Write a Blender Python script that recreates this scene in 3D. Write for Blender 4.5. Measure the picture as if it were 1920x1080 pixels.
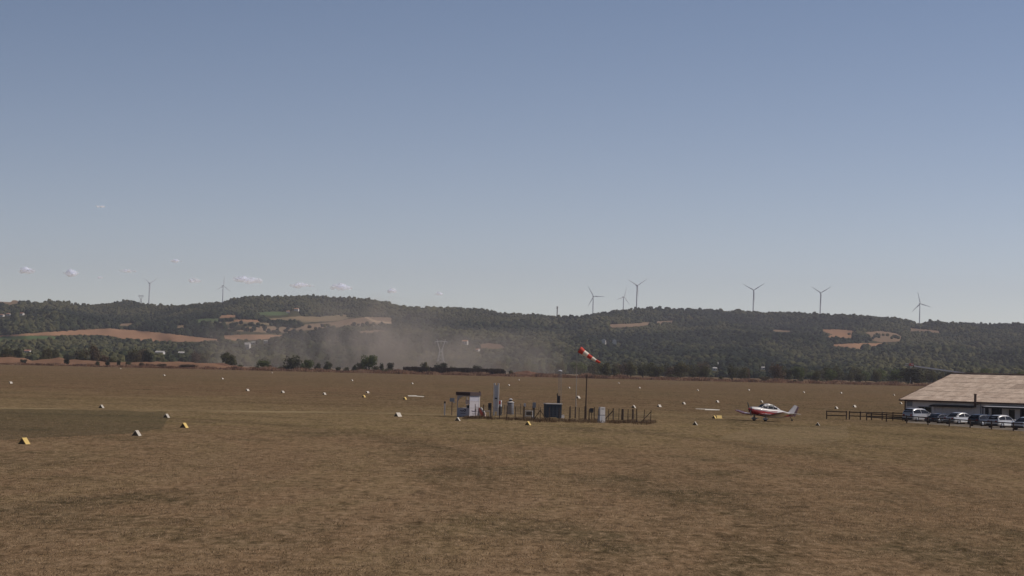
import bpy, bmesh, math, random
import numpy as np
from mathutils import Vector, Matrix, noise as mnoise

rad = math.radians
SC = bpy.context.scene
COL = SC.collection
for o in list(bpy.data.objects):
    bpy.data.objects.remove(o)

# ------------------------------------------------------------------ camera
F, W0, H0 = 4400.0, 1920.0, 1080.0       # focal length and frame in photograph pixels
CAMH, PITCH, ROLL = 5.6, math.atan(146.0 / 4400.0), rad(1.35)
cam = bpy.data.cameras.new('camera')
cam.sensor_width = 36.0
cam.lens = 36.0 * F / W0
cam.clip_start = 0.5
cam.clip_end = 90000
cam_ob = bpy.data.objects.new('camera', cam)
COL.objects.link(cam_ob)
CM = Matrix.Translation((0, 0, CAMH)) @ Matrix.Rotation(math.pi / 2 + PITCH, 4, 'X') @ Matrix.Rotation(ROLL, 4, 'Z')
cam_ob.matrix_world = CM
SC.camera = cam_ob

# ------------------------------------------------------------------ sky, sun, exposure
SUN_EL = rad(44)
SUN_AZ = math.atan2(0.995, 0.06)          # clockwise from +Y (the view) towards +X (right)
world = bpy.data.worlds.new('World')
SC.world = world
world.use_nodes = True
wn, wl = world.node_tree.nodes, world.node_tree.links
wn.clear()
w_out = wn.new('ShaderNodeOutputWorld')
w_bg = wn.new('ShaderNodeBackground')
w_sky = wn.new('ShaderNodeTexSky')
w_sky.sky_type = 'NISHITA'
w_sky.sun_disc = False
w_sky.sun_elevation = SUN_EL
w_sky.sun_rotation = SUN_AZ
w_sky.altitude = 1000
w_sky.air_density = 0.5
w_sky.dust_density = 0.5
w_sky.ozone_density = 10.0
w_bg.inputs['Strength'].default_value = 0.115
w_wb = wn.new('ShaderNodeMix')           # white balance of the webcam
w_wb.data_type, w_wb.blend_type = 'RGBA', 'MULTIPLY'
w_wb.inputs[0].default_value = 1.0
w_wb.inputs[7].default_value = (1.56, 1.105, 0.785, 1)
wl.new(w_sky.outputs[0], w_wb.inputs[6])
# low haze layer: paler and warmer towards the horizon all round, a little brighter on the sun's side
w_geo = wn.new('ShaderNodeTexCoord')
w_sep = wn.new('ShaderNodeSeparateXYZ')
wl.new(w_geo.outputs['Generated'], w_sep.inputs[0])


def w_math(op, a, b):
    q = wn.new('ShaderNodeMath')
    q.operation = op
    for s_, v_ in zip(q.inputs, (a, b)):
        if isinstance(v_, (int, float)):
            s_.default_value = v_
        else:
            wl.new(v_, s_)
    return q.outputs[0]


w_z = w_math('MAXIMUM', w_sep.outputs[2], 0.0)
w_low = w_math('EXPONENT', w_math('MULTIPLY', w_z, -1 / 0.064), 0.0)
w_sc = wn.new('ShaderNodeMix')
w_sc.data_type, w_sc.blend_type = 'RGBA', 'ADD'
wl.new(w_low, w_sc.inputs[0])
wl.new(w_wb.outputs[2], w_sc.inputs[6])
w_sc.inputs[7].default_value = (2.95, 2.12, 0.80, 1)
w_side = w_math('ADD', w_math('ADD', w_math('MULTIPLY', w_sep.outputs[0], 0.38 * math.sin(SUN_AZ)), w_math('MULTIPLY', w_sep.outputs[1], 0.38 * math.cos(SUN_AZ))), 0.97)
w_mul = wn.new('ShaderNodeVectorMath')
w_mul.operation = 'SCALE'
wl.new(w_sc.outputs[2], w_mul.inputs[0])
wl.new(w_side, w_mul.inputs['Scale'])
wl.new(w_mul.outputs[0], w_bg.inputs['Color'])
wl.new(w_bg.outputs[0], w_out.inputs['Surface'])

sun = bpy.data.lights.new('sun', 'SUN')
sun.energy = 3.0
sun.angle = rad(0.53)
sun.color = (1.0, 0.93, 0.84)
sun_ob = bpy.data.objects.new('sun', sun)
COL.objects.link(sun_ob)
SUN_DIR = Vector((math.sin(SUN_AZ) * math.cos(SUN_EL), math.cos(SUN_AZ) * math.cos(SUN_EL), math.sin(SUN_EL)))
sun_ob.rotation_euler = SUN_DIR.to_track_quat('Z', 'Y').to_euler()
sun_ob.location = (60, 40, 120)

SC.view_settings.view_transform = 'Standard'
SC.view_settings.look = 'None'
SC.view_settings.exposure = 0.0
SC.view_settings.gamma = 1.0
SC.view_settings.use_curve_mapping = False
SC.render.engine = 'CYCLES'
SC.cycles.use_denoising = True
SC.cycles.max_bounces = 6
SC.cycles.transparent_max_bounces = 48
SC.cycles.volume_bounces = 0

rng = np.random.default_rng(7)
R = random.Random(11)

# ------------------------------------------------------------------ geometry of the view (where things stand)
ROT = CM.to_3x3()
TR = math.tan(ROLL)


def ray(px, py):
    return ROT @ Vector(((px - 960) / F, -(py - 540) / F, -1.0))


def gp(px, py, z=0.0):
    """point of the level z seen at photograph pixel (px, py)"""
    d = ray(px, py)
    t = (z - CAMH) / d.z
    return Vector((d.x * t, d.y * t, z))


def at(px, py, D):
    """point at distance D (along +Y) seen at pixel (px, py)"""
    d = ray(px, py)
    t = D / d.y
    return Vector((d.x * t, D, CAMH + d.z * t))


# ------------------------------------------------------------------ materials
MATS = {}


def principled(name, col, rough=0.7, metal=0.0, var=0.0, vscale=3.0, bump=0.0, bscale=20.0, spec=0.4, rnd=0.0, coat=0.0):
    if name in MATS:
        return MATS[name]
    m = bpy.data.materials.new(name)
    m.use_nodes = True
    n, l = m.node_tree.nodes, m.node_tree.links
    b = n['Principled BSDF']
    b.inputs['Roughness'].default_value = rough
    b.inputs['Metallic'].default_value = metal
    b.inputs['Specular IOR Level'].default_value = spec
    b.inputs['Coat Weight'].default_value = coat
    b.inputs['Base Color'].default_value = (*col, 1)
    tc = n.new('ShaderNodeTexCoord')
    if var or rnd:
        nz = n.new('ShaderNodeTexNoise')
        nz.inputs['Scale'].default_value = vscale
        nz.inputs['Detail'].default_value = 6
        nz.inputs['Roughness'].default_value = 0.65
        l.new(tc.outputs['Object'], nz.inputs['Vector'])
        mr = n.new('ShaderNodeMapRange')
        mr.inputs[1].default_value = 0.3
        mr.inputs[2].default_value = 0.7
        mr.inputs[3].default_value = 1 - var
        mr.inputs[4].default_value = 1 + var
        l.new(nz.outputs['Fac'], mr.inputs[0])
        val = mr.outputs[0]
        if rnd:
            oi = n.new('ShaderNodeObjectInfo')
            m2 = n.new('ShaderNodeMapRange')
            m2.inputs[3].default_value = 1 - rnd
            m2.inputs[4].default_value = 1 + rnd
            l.new(oi.outputs['Random'], m2.inputs[0])
            mu = n.new('ShaderNodeMath')
            mu.operation = 'MULTIPLY'
            l.new(val, mu.inputs[0])
            l.new(m2.outputs[0], mu.inputs[1])
            val = mu.outputs[0]
        hs = n.new('ShaderNodeHueSaturation')
        hs.inputs['Color'].default_value = (*col, 1)
        l.new(val, hs.inputs['Value'])
        l.new(hs.outputs[0], b.inputs['Base Color'])
    if bump:
        nb = n.new('ShaderNodeTexNoise')
        nb.inputs['Scale'].default_value = bscale
        nb.inputs['Detail'].default_value = 5
        l.new(tc.outputs['Object'], nb.inputs['Vector'])
        bp = n.new('ShaderNodeBump')
        bp.inputs['Strength'].default_value = bump
        bp.inputs['Distance'].default_value = 0.05
        l.new(nb.outputs['Fac'], bp.inputs['Height'])
        l.new(bp.outputs[0], b.inputs['Normal'])
    MATS[name] = m
    return m


class NT:
    """small node-graph writer"""
    def __init__(self, m):
        self.n, self.l = m.node_tree.nodes, m.node_tree.links

    def put(self, sock, v):
        if isinstance(v, bpy.types.NodeSocket):
            self.l.new(v, sock)
        elif isinstance(v, (tuple, list)):
            sock.default_value = (*v, 1) if len(v) == 3 and len(sock.default_value) == 4 else v
        else:
            sock.default_value = v

    def math(self, op, a, b=0.0, clamp=False):
        q = self.n.new('ShaderNodeMath')
        q.operation = op
        q.use_clamp = clamp
        self.put(q.inputs[0], a)
        self.put(q.inputs[1], b)
        return q.outputs[0]

    def mix(self, f, a, b):
        q = self.n.new('ShaderNodeMix')
        q.data_type = 'RGBA'
        self.put(q.inputs[0], f)
        self.put(q.inputs[6], a)
        self.put(q.inputs[7], b)
        return q.outputs[2]

    def noise(self, vec, scale, detail=4, rough=0.55):
        q = self.n.new('ShaderNodeTexNoise')
        q.inputs['Scale'].default_value = scale
        q.inputs['Detail'].default_value = detail
        q.inputs['Roughness'].default_value = rough
        self.l.new(vec, q.inputs['Vector'])
        return q.outputs['Fac']

    def cmb(self, x, y):
        q = self.n.new('ShaderNodeCombineXYZ')
        self.put(q.inputs[0], x)
        self.put(q.inputs[1], y)
        return q.outputs[0]

    def mapv(self, vec, scale=(1, 1, 1), loc=(0, 0, 0), rot=(0, 0, 0)):
        q = self.n.new('ShaderNodeMapping')
        q.inputs['Scale'].default_value = scale
        q.inputs['Location'].default_value = loc
        q.inputs['Rotation'].default_value = rot
        self.l.new(vec, q.inputs['Vector'])
        return q.outputs[0]

    def ramp(self, v, a, b, lo=0.0, hi=1.0):
        q = self.n.new('ShaderNodeMapRange')
        q.clamp = True
        self.put(q.inputs[0], v)
        for i, x in enumerate((a, b, lo, hi)):
            self.put(q.inputs[i + 1], x)
        return q.outputs[0]

    def bump(self, h, strength, dist):
        q = self.n.new('ShaderNodeBump')
        q.inputs['Strength'].default_value = strength
        q.inputs['Distance'].default_value = dist
        self.l.new(h, q.inputs['Height'])
        return q.outputs[0]


def new_mat(name):
    m = bpy.data.materials.new(name)
    m.use_nodes = True
    t = NT(m)
    b = t.n['Principled BSDF']
    b.inputs['Roughness'].default_value = 0.9
    b.inputs['Specular IOR Level'].default_value = 0.15
    g = t.n.new('ShaderNodeNewGeometry')
    MATS[name] = m
    return m, t, b, g.outputs['Position']


def grass_material(name, dark=0.0, dcol=(0.070, 0.060, 0.037)):
    m, t, b, pos = new_mat(name)
    flat = t.mapv(pos, (1, 1, 0))
    big = t.noise(t.mapv(flat, (0.010, 0.006, 0), (3, 1, 0)), 1.0, 5, 0.6)
    swath = t.noise(t.mapv(flat, (0.006, 0.055, 0), (8, 2, 0), (0, 0, 0.02)), 1.0, 3, 0.5)
    mid = t.noise(t.mapv(flat, (0.22, 0.10, 0)), 1.0, 5, 0.65)
    clump = t.noise(t.mapv(flat, (2.4, 0.9, 0)), 1.0, 6, 0.75)
    rough = t.noise(t.mapv(flat, (0.75, 0.22, 0), (1, 7, 0)), 1.0, 6, 0.72)
    fine = t.noise(t.mapv(flat, (9.0, 3.0, 0)), 1.0, 4, 0.8)
    c_brown, c_olive, c_straw, c_dark = (0.152, 0.090, 0.050), (0.126, 0.086, 0.045), (0.200, 0.137, 0.076), (0.082, 0.058, 0.034)
    c = t.mix(t.ramp(big, 0.38, 0.62), c_brown, c_olive)
    # the near, drier part of the field against the greener runway strip
    sep = t.n.new('ShaderNodeSeparateXYZ')
    t.l.new(pos, sep.inputs[0])
    wob = t.math('ADD', sep.outputs[1], t.math('MULTIPLY', t.math('SUBTRACT', big, 0.5), 420.0))
    c = t.mix(t.ramp(wob, 280, 110, 0, 0.9), c, (0.300, 0.192, 0.108))
    c = t.mix(t.math('MULTIPLY', t.ramp(wob, 150, 205), t.ramp(wob, 330, 250, 0, 0.9)), c, (0.250, 0.186, 0.086))
    mott = t.noise(t.mapv(flat, (0.10, 0.045, 0), (5, 9, 0)), 1.0, 6, 0.7)
    c = t.mix(t.ramp(mott, 0.51, 0.63, 0, 0.80), c, (0.098, 0.080, 0.042))
    # broad sweep of pale cut grass and old wheel tracks running away from the roof
    swp = t.n.new('ShaderNodeVectorMath')
    swp.operation = 'DISTANCE'
    t.l.new(t.mapv(flat, (1, 0.42, 0)), swp.inputs[0])
    swp.inputs[1].default_value = (-46, 50, 0)
    arc = t.noise(t.mapv(t.cmb(t.math('ADD', swp.outputs['Value'], t.math('MULTIPLY', mott, 7.0)), sep.outputs[1]), (0.16, 0.006, 0)), 1.0, 3, 0.6)
    c = t.mix(t.math('MULTIPLY', t.ramp(arc, 0.51, 0.62), t.ramp(wob, 420, 220, 0.10, 0.70)), c, (0.270, 0.190, 0.098))
    c = t.mix(t.math('MULTIPLY', t.ramp(arc, 0.47, 0.36), t.ramp(wob, 420, 220, 0.12, 0.60)), c, (0.088, 0.066, 0.036))
    trk = t.noise(t.mapv(flat, (0.75, 0.006, 0), (2.2, 0, 0), (0, 0, 0.05)), 1.0, 4, 0.65)
    c = t.mix(t.math('MULTIPLY', t.ramp(trk, 0.54, 0.66), t.ramp(wob, 360, 120, 0, 0.28)), c, (0.32, 0.222, 0.130))
    c = t.mix(t.math('MULTIPLY', t.ramp(trk, 0.46, 0.36), t.ramp(wob, 360, 120, 0, 0.25)), c, (0.088, 0.064, 0.037))
    c = t.mix(t.ramp(mott, 0.46, 0.30, 0, 0.5), c, (0.30, 0.195, 0.12))
    c = t.mix(t.ramp(swath, 0.46, 0.66, 0, 0.35), c, c_straw)
    c = t.mix(t.ramp(swath, 0.46, 0.30, 0, 0.40), c, c_dark)
    c = t.mix(t.ramp(mid, 0.50, 0.74, 0, 0.65), c, (0.235, 0.165, 0.095))
    c = t.mix(t.ramp(mid, 0.48, 0.28, 0, 0.55), c, (0.090, 0.072, 0.036))
    c = t.mix(t.ramp(rough, 0.47, 0.33, 0, 0.62), c, (0.070, 0.048, 0.028))
    c = t.mix(t.ramp(rough, 0.51, 0.64, 0, 0.62), c, (0.300, 0.206, 0.120))
    c = t.mix(t.ramp(clump, 0.51, 0.66, 0, 0.85), c, (0.40, 0.272, 0.166))
    c = t.mix(t.ramp(clump, 0.49, 0.32, 0, 0.95), c, (0.050, 0.035, 0.020))
    c = t.mix(t.ramp(fine, 0.5, 0.15, 0, 0.6), c, (0.05, 0.038, 0.022))
    if dark:
        c = t.mix(dark, c, dcol)
    t.put(b.inputs['Base Color'], c)
    h = t.math('ADD', t.math('MULTIPLY', clump, 1.0), t.math('MULTIPLY', fine, 0.4))
    t.put(b.inputs['Normal'], t.bump(h, 0.85, 0.17))
    b.inputs['Roughness'].default_value = 1.0
    b.inputs['Specular IOR Level'].default_value = 0.0
    return m


def soil_material(name, a, b_, c_, s=0.02):
    m, t, b, pos = new_mat(name)
    n1 = t.noise(t.mapv(pos, (s, s * 0.5, s)), 1.0, 6, 0.6)
    n2 = t.noise(t.mapv(pos, (s * 12, s * 6, s * 12)), 1.0, 4, 0.7)
    c = t.mix(t.ramp(n1, 0.35, 0.65), a, b_)
    c = t.mix(t.ramp(n2, 0.5, 0.8, 0, 0.6), c, c_)
    t.put(b.inputs['Base Color'], c)
    b.inputs['Specular IOR Level'].default_value = 0.0
    return m


def foliage_material(name, cols, transl=0.25):
    """cols: list of three base colours picked by a slow world noise, with a jitter for each tree"""
    m, t, b, pos = new_mat(name)
    oi = t.n.new('ShaderNodeObjectInfo')
    slow = t.noise(t.mapv(pos, (0.0030, 0.0013, 0.0030)), 1.0, 6, 0.75)
    v = t.math('ADD', t.math('MULTIPLY', t.math('SUBTRACT', slow, 0.5), 2.3), t.math('ADD', 0.5, t.math('MULTIPLY', t.math('SUBTRACT', oi.outputs['Random'], 0.5), 0.26)))
    c = t.mix(t.ramp(v, 0.36, 0.50), cols[0], cols[1])
    c = t.mix(t.ramp(v, 0.53, 0.68), c, cols[2])
    fine = t.noise(t.mapv(pos, (0.55, 0.55, 0.55)), 1.0, 3, 0.7)
    hs = t.n.new('ShaderNodeHueSaturation')
    t.put(hs.inputs['Color'], c)
    t.put(hs.inputs['Value'], t.ramp(fine, 0.3, 0.7, 0.76, 1.24))
    t.put(b.inputs['Base Color'], hs.outputs[0])
    b.inputs['Specular IOR Level'].default_value = 0.1
    if transl:
        tr = t.n.new('ShaderNodeBsdfTranslucent')
        t.put(tr.inputs['Color'], hs.outputs[0])
        mx = t.n.new('ShaderNodeMixShader')
        mx.inputs[0].default_value = transl
        t.l.new(b.outputs[0], mx.inputs[1])
        t.l.new(tr.outputs[0], mx.inputs[2])
        t.l.new(mx.outputs[0], t.n['Material Output'].inputs['Surface'])
    return m


# ------------------------------------------------------------------ object helpers
def tag(o, label=None, cat=None, group=None, kind=None):
    if label:
        o['label'] = label
    if cat:
        o['category'] = cat
    if group:
        o['group'] = group
    if kind:
        o['kind'] = kind
    return o


def link(name, me, mat=None, parent=None, loc=None, smooth=False):
    o = bpy.data.objects.new(name, me)
    COL.objects.link(o)
    if mat is not None and not me.materials:
        me.materials.append(mat)
    if parent is not None:
        o.parent = parent
    if loc is not None:
        o.location = loc
    if smooth:
        me.polygons.foreach_set('use_smooth', [True] * len(me.polygons))
    return o


def empty(name, loc, rz=0.0):
    o = bpy.data.objects.new(name, None)
    COL.objects.link(o)
    o.location = loc
    o.rotation_euler = (0, 0, rz)
    o.empty_display_size = 0.3
    return o


def copy_tree(o, parent=None):
    c = o.copy()
    COL.objects.link(c)
    c.parent = parent
    for ch in list(o.children):
        copy_tree(ch, c)
    return c


class MB:
    """collects boxes, bars, prisms, tubes; build() links them as one mesh object"""
    def __init__(self):
        self.v, self.f = [], []

    def add(self, vs, fs):
        k = len(self.v)
        self.v += [tuple(p) for p in vs]
        self.f += [tuple(i + k for i in q) for q in fs]
        return self

    def box(self, x0, x1, y0, y1, z0, z1):
        vs = [(x, y, z) for z in (z0, z1) for y in (y0, y1) for x in (x0, x1)]
        return self.add(vs, [(0, 2, 3, 1), (4, 5, 7, 6), (0, 1, 5, 4), (2, 6, 7, 3), (0, 4, 6, 2), (1, 3, 7, 5)])

    def bar(self, p, q, r0, r1=None, n=6, cap=True):
        p, q = Vector(p), Vector(q)
        r1 = r0 if r1 is None else r1
        d = (q - p)
        u = d.orthogonal().normalized() if abs(d.normalized().z) < 0.999 else Vector((1, 0, 0))
        w = d.normalized().cross(u)
        vs, fs = [], []
        for k in range(n):
            a = 2 * math.pi * k / n
            e = u * math.cos(a) + w * math.sin(a)
            vs += [p + e * r0, q + e * r1]
        for k in range(n):
            a, b = 2 * k, 2 * ((k + 1) % n)
            fs.append((a, b, b + 1, a + 1))
        if cap:
            fs.append(tuple(2 * k for k in range(n))[::-1])
            fs.append(tuple(2 * k + 1 for k in range(n)))
        return self.add(vs, fs)

    def beam(self, p, q, w, h):
        """rectangular bar from p to q"""
        p, q = Vector(p), Vector(q)
        d = (q - p).normalized()
        s = d.cross(Vector((0, 0, 1)))
        s = s.normalized() if s.length > 1e-4 else Vector((1, 0, 0))
        u = s.cross(d).normalized()
        vs = [e + s * (a * w / 2) + u * (b * h / 2) for e in (p, q) for a, b in ((-1, -1), (1, -1), (1, 1), (-1, 1))]
        return self.add(vs, [(0, 1, 2, 3), (7, 6, 5, 4), (0, 4, 5, 1), (1, 5, 6, 2), (2, 6, 7, 3), (3, 7, 4, 0)])

    def prism(self, pts, axis, a, b):
        """polygon pts (2D) extruded along axis from a to b"""
        n = len(pts)

        def mk(p, t):
            return {'x': (t, p[0], p[1]), 'y': (p[0], t, p[1]), 'z': (p[0], p[1], t)}[axis]
        vs = [mk(p, a) for p in pts] + [mk(p, b) for p in pts]
        fs = [tuple(range(n))[::-1], tuple(range(n, 2 * n))] + [(k, (k + 1) % n, n + (k + 1) % n, n + k) for k in range(n)]
        return self.add(vs, fs)

    def lathe(self, prof, n=16, c=(0, 0, 0)):
        vs, fs = [], []
        for r, z in prof:
            vs += [(c[0] + r * math.cos(2 * math.pi * k / n), c[1] + r * math.sin(2 * math.pi * k / n), c[2] + z) for k in range(n)]
        for j in range(len(prof) - 1):
            for k in range(n):
                fs.append((j * n + k, j * n + (k + 1) % n, (j + 1) * n + (k + 1) % n, (j + 1) * n + k))
        fs.append(tuple(range(n))[::-1])
        fs.append(tuple((len(prof) - 1) * n + k for k in range(n)))
        return self.add(vs, fs)

    def loft(self, rings, cap=True):
        n = len(rings[0])
        vs = [p for r in rings for p in r]
        fs = []
        for j in range(len(rings) - 1):
            for k in range(n):
                fs.append((j * n + k, j * n + (k + 1) % n, (j + 1) * n + (k + 1) % n, (j + 1) * n + k))
        if cap:
            fs.append(tuple(range(n))[::-1])
            fs.append(tuple((len(rings) - 1) * n + k for k in range(n)))
        return self.add(vs, fs)

    def mesh(self, name, mat=None, smooth=False, fix=True):
        me = bpy.data.meshes.new(name)
        me.from_pydata(self.v, [], self.f)
        if fix:
            bm = bmesh.new()
            bm.from_mesh(me)
            bmesh.ops.recalc_face_normals(bm, faces=bm.faces)
            bm.to_mesh(me)
            bm.free()
        if mat is not None:
            me.materials.append(mat)
        if smooth:
            me.polygons.foreach_set('use_smooth', [True] * len(me.polygons))
            try:
                me.set_sharp_from_angle(angle=rad(40))
            except Exception:
                pass
        return me

    def build(self, name, mat, parent=None, smooth=False):
        return link(name, self.mesh(name, mat, smooth), None, parent)


def gn_scatter(name, pts, scales, rots, protos, mat_owner=None, zscale=None):
    """one object that scatters unlinked prototype meshes over points (geometry nodes)"""
    me = bpy.data.meshes.new(name)
    n = len(pts)
    me.vertices.add(n)
    me.vertices.foreach_set('co', np.asarray(pts, dtype=np.float32).ravel())
    sc = np.empty((n, 3), np.float32)
    sc[:, 0] = scales
    sc[:, 1] = scales
    sc[:, 2] = scales if zscale is None else zscale
    a = me.attributes.new('sc', 'FLOAT_VECTOR', 'POINT')
    a.data.foreach_set('vector', sc.ravel())
    rt = np.zeros((n, 3), np.float32)
    rt[:, 2] = rots
    a = me.attributes.new('rt', 'FLOAT_VECTOR', 'POINT')
    a.data.foreach_set('vector', rt.ravel())
    a = me.attributes.new('pick', 'INT', 'POINT')
    a.data.foreach_set('value', rng.integers(0, len(protos), n).astype(np.int32))
    o = bpy.data.objects.new(name, me)
    COL.objects.link(o)
    coll = bpy.data.collections.new(name + '_kinds')
    for k, pm in enumerate(protos):
        po = bpy.data.objects.new('%s_kind_%02d' % (name, k), pm)
        coll.objects.link(po)
    ng = bpy.data.node_groups.new(name + '_scatter', 'GeometryNodeTree')
    ng.interface.new_socket('Geometry', in_out='INPUT', socket_type='NodeSocketGeometry')
    ng.interface.new_socket('Geometry', in_out='OUTPUT', socket_type='NodeSocketGeometry')
    N, L = ng.nodes, ng.links
    gi, go = N.new('NodeGroupInput'), N.new('NodeGroupOutput')
    ci = N.new('GeometryNodeCollectionInfo')
    ci.inputs['Collection'].default_value = coll
    ci.inputs['Separate Children'].default_value = True
    ci.inputs['Reset Children'].default_value = True
    ip = N.new('GeometryNodeInstanceOnPoints')
    ip.inputs['Pick Instance'].default_value = True

    def attr(nm, typ):
        q = N.new('GeometryNodeInputNamedAttribute')
        q.data_type = typ
        q.inputs['Name'].default_value = nm
        return q.outputs[0]
    L.new(gi.outputs[0], ip.inputs['Points'])
    L.new(ci.outputs[0], ip.inputs['Instance'])
    L.new(attr('pick', 'INT'), ip.inputs['Instance Index'])
    L.new(attr('rt', 'FLOAT_VECTOR'), ip.inputs['Rotation'])
    L.new(attr('sc', 'FLOAT_VECTOR'), ip.inputs['Scale'])
    L.new(ip.outputs[0], go.inputs[0])
    md = o.modifiers.new('scatter', 'NODES')
    md.node_group = ng
    return o


# ------------------------------------------------------------------ the setting: ground sheet
M_GRASS = grass_material('dry_grass')


def ground_sheet():
    xs = np.concatenate([np.linspace(-5200, -300, 12), np.linspace(-240, 240, 25), np.linspace(300, 5200, 12)])
    ys = np.concatenate([np.linspace(-1500, 0, 4), np.linspace(30, 400, 38), np.linspace(450, 10800, 40)])
    vs = [(x, y, 0.0) for y in ys for x in xs]
    nx = len(xs)
    fs = [(j * nx + i, j * nx + i + 1, (j + 1) * nx + i + 1, (j + 1) * nx + i) for j in range(len(ys) - 1) for i in range(nx - 1)]
    me = bpy.data.meshes.new('ground')
    me.from_pydata(vs, [], fs)
    return tag(link('ground', me, M_GRASS), 'dry brown mown grass of the airfield', kind='structure')


ground_sheet()

# ------------------------------------------------------------------ the setting: hills
SKY_U = [-600, -300, -120, 0, 40, 70, 100, 150, 180, 240, 262, 330, 420, 470, 600, 650, 700, 760, 800, 870, 910, 940, 1000, 1040, 1080, 1115, 1135, 1160, 1220, 1260, 1290, 1400, 1500, 1580, 1640, 1700, 1712, 1724, 1745, 1800, 1850, 1920, 2050, 2300, 2600]
SKY_Y = [566, 560, 556, 559, 561, 566, 560, 566, 564, 559, 566, 568, 563, 553, 550, 553, 560, 572, 576, 573, 575, 582, 585, 590, 594, 588, 582, 577, 572, 576, 577, 581, 584, 588, 591, 595, 600, 603, 598, 601, 602, 601, 606, 612, 618]
FIELDS = [   # outlines of the open fields on the hillsides, as (name, material key, polygon)
    ('stubble_field', 'orange', [(-40, 633), (0, 629), (100, 622), (160, 618), (205, 616), (250, 619), (310, 625), (370, 632), (412, 636), (412, 640), (360, 641), (290, 640), (240, 638), (215, 631), (190, 628), (120, 629), (60, 629), (0, 632), (-40, 636)]),
    ('meadow', 'green', [(-60, 635), (0, 631), (60, 629.5), (100, 630), (110, 637), (40, 641), (-60, 642)]),
    ('stubble_field', 'orange', [(414, 629), (470, 627), (535, 628), (528, 634), (470, 638), (440, 641), (416, 637)]),
    ('stubble_field', 'tan', [(420, 615), (500, 612), (535, 613), (560, 617), (550, 623), (500, 624), (430, 620)]),
    ('stubble_field', 'straw', [(395, 604), (450, 603), (512, 606), (510, 610), (440, 609), (392, 607)]),
    ('meadow', 'green', [(364, 600), (385, 597), (415, 598), (412, 603), (370, 605)]),
    ('stubble_field', 'orange', [(418, 601), (445, 599), (492, 600), (486, 604), (440, 603)]),
    ('stubble_field', 'orange', [(408, 592), (432, 590), (448, 592), (436, 596), (414, 596)]),
    ('meadow', 'green', [(484, 586), (510, 584), (542, 585), (540, 590), (510, 592), (486, 590)]),
    ('stubble_field', 'straw', [(492, 598), (560, 593), (600, 594), (640, 590), (664, 592), (640, 601), (600, 603), (560, 605)]),
    ('stubble_field', 'tan', [(548, 619), (575, 608), (625, 604), (660, 597), (690, 594), (738, 596), (736, 605), (700, 611), (650, 612), (600, 616), (570, 620)]),
    ('stubble_field', 'tan', [(668, 622), (700, 619), (726, 620), (720, 625), (676, 627)]),
    ('dirt_track', 'pale', [(683, 594), (687, 594), (704, 601), (738, 605), (738, 607), (700, 604)]),
    ('stubble_field', 'tan', [(1140, 608), (1180, 607), (1218, 604), (1220, 608), (1190, 613), (1145, 614)]),
    ('stubble_field', 'tan', [(1224, 603), (1262, 601), (1268, 605), (1232, 608)]),
    ('stubble_field', 'orange', [(1532, 617), (1570, 618), (1605, 620), (1604, 632), (1575, 636), (1548, 634), (1560, 627)]),
    ('stubble_field', 'tan', [(1618, 624), (1650, 620), (1680, 625), (1694, 632), (1686, 640), (1650, 642), (1628, 636)]),
    ('stubble_field', 'orange', [(1552, 646), (1600, 644), (1665, 643), (1640, 650), (1606, 655), (1570, 650)]),
    ('stubble_field', 'tan', [(1704, 615), (1730, 617), (1764, 621), (1762, 624), (1720, 621), (1706, 621)]),
    ('stubble_field', 'tan', [(1446, 618), (1484, 620), (1486, 623), (1450, 622)]),
    ('stubble_field', 'tan', [(-30, 560), (6, 561), (38, 563), (34, 568), (20, 572), (0, 566), (-30, 566)]),
    ('meadow', 'olive', [(1095, 637), (1112, 636), (1113, 642), (1096, 642)]),
    ('stubble_field', 'tan', [(222, 607), (248, 606), (250, 611), (226, 611)]),
    ('stubble_field', 'straw', [(327, 610), (350, 610), (350, 615), (330, 615)]),
    ('scrub_slope', 'brown', [(898, 646), (915, 643), (940, 646), (950, 653), (935, 658), (905, 657)]),
]


FBOX = {id(f[2]): (min(p[0] for p in f[2]), max(p[0] for p in f[2]), min(p[1] for p in f[2]), max(p[1] for p in f[2])) for f in FIELDS}


def hor(px):
    return 686.0 + TR * (px - 960.0)


def vnoise(u, v, s, seed):
    return mnoise.noise(Vector((u / s, v / s * 2.2, seed)))


def hill_D(u, v):
    """distance of the hillside seen v pixels above the level of the eye at column u"""
    D = float(np.interp(v, [-16, -12, 0, 15, 40, 62, 82, 110, 140], [1540, 2050, 2350, 2800, 3350, 3800, 4450, 5050, 5500]))
    k = min(1.0, max(0.0, (v + 5) / 30.0))
    D += k * (380 * vnoise(u, v, 210, 1.3) + 210 * vnoise(u + v * 1.5, v, 75, 4.1) + 60 * vnoise(u, v, 28, 9.7))
    return D


UU = np.arange(-620, 2541, 4.0)
NT_ROWS = 150
TREE_PX = 6.5
HP = np.zeros((NT_ROWS, len(UU), 3))
PX = np.zeros((NT_ROWS, len(UU), 2))
for i, u in enumerate(UU):
    vs = hor(u) - np.interp(u, SKY_U, SKY_Y) - TREE_PX
    if u > 20 and u < 36 or u < 0:
        vs += TREE_PX * 0.6
    last = 0.0
    for j in range(NT_ROWS):
        v = -16 + (vs + 16) * j / (NT_ROWS - 1.0)
        D = max(hill_D(u, v), last + 1.2)
        last = D
        HP[j, i] = at(u, hor(u) - v, D)
        PX[j, i] = (u, hor(u) - v)
HP[0, :, 2] = -0.8
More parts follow.
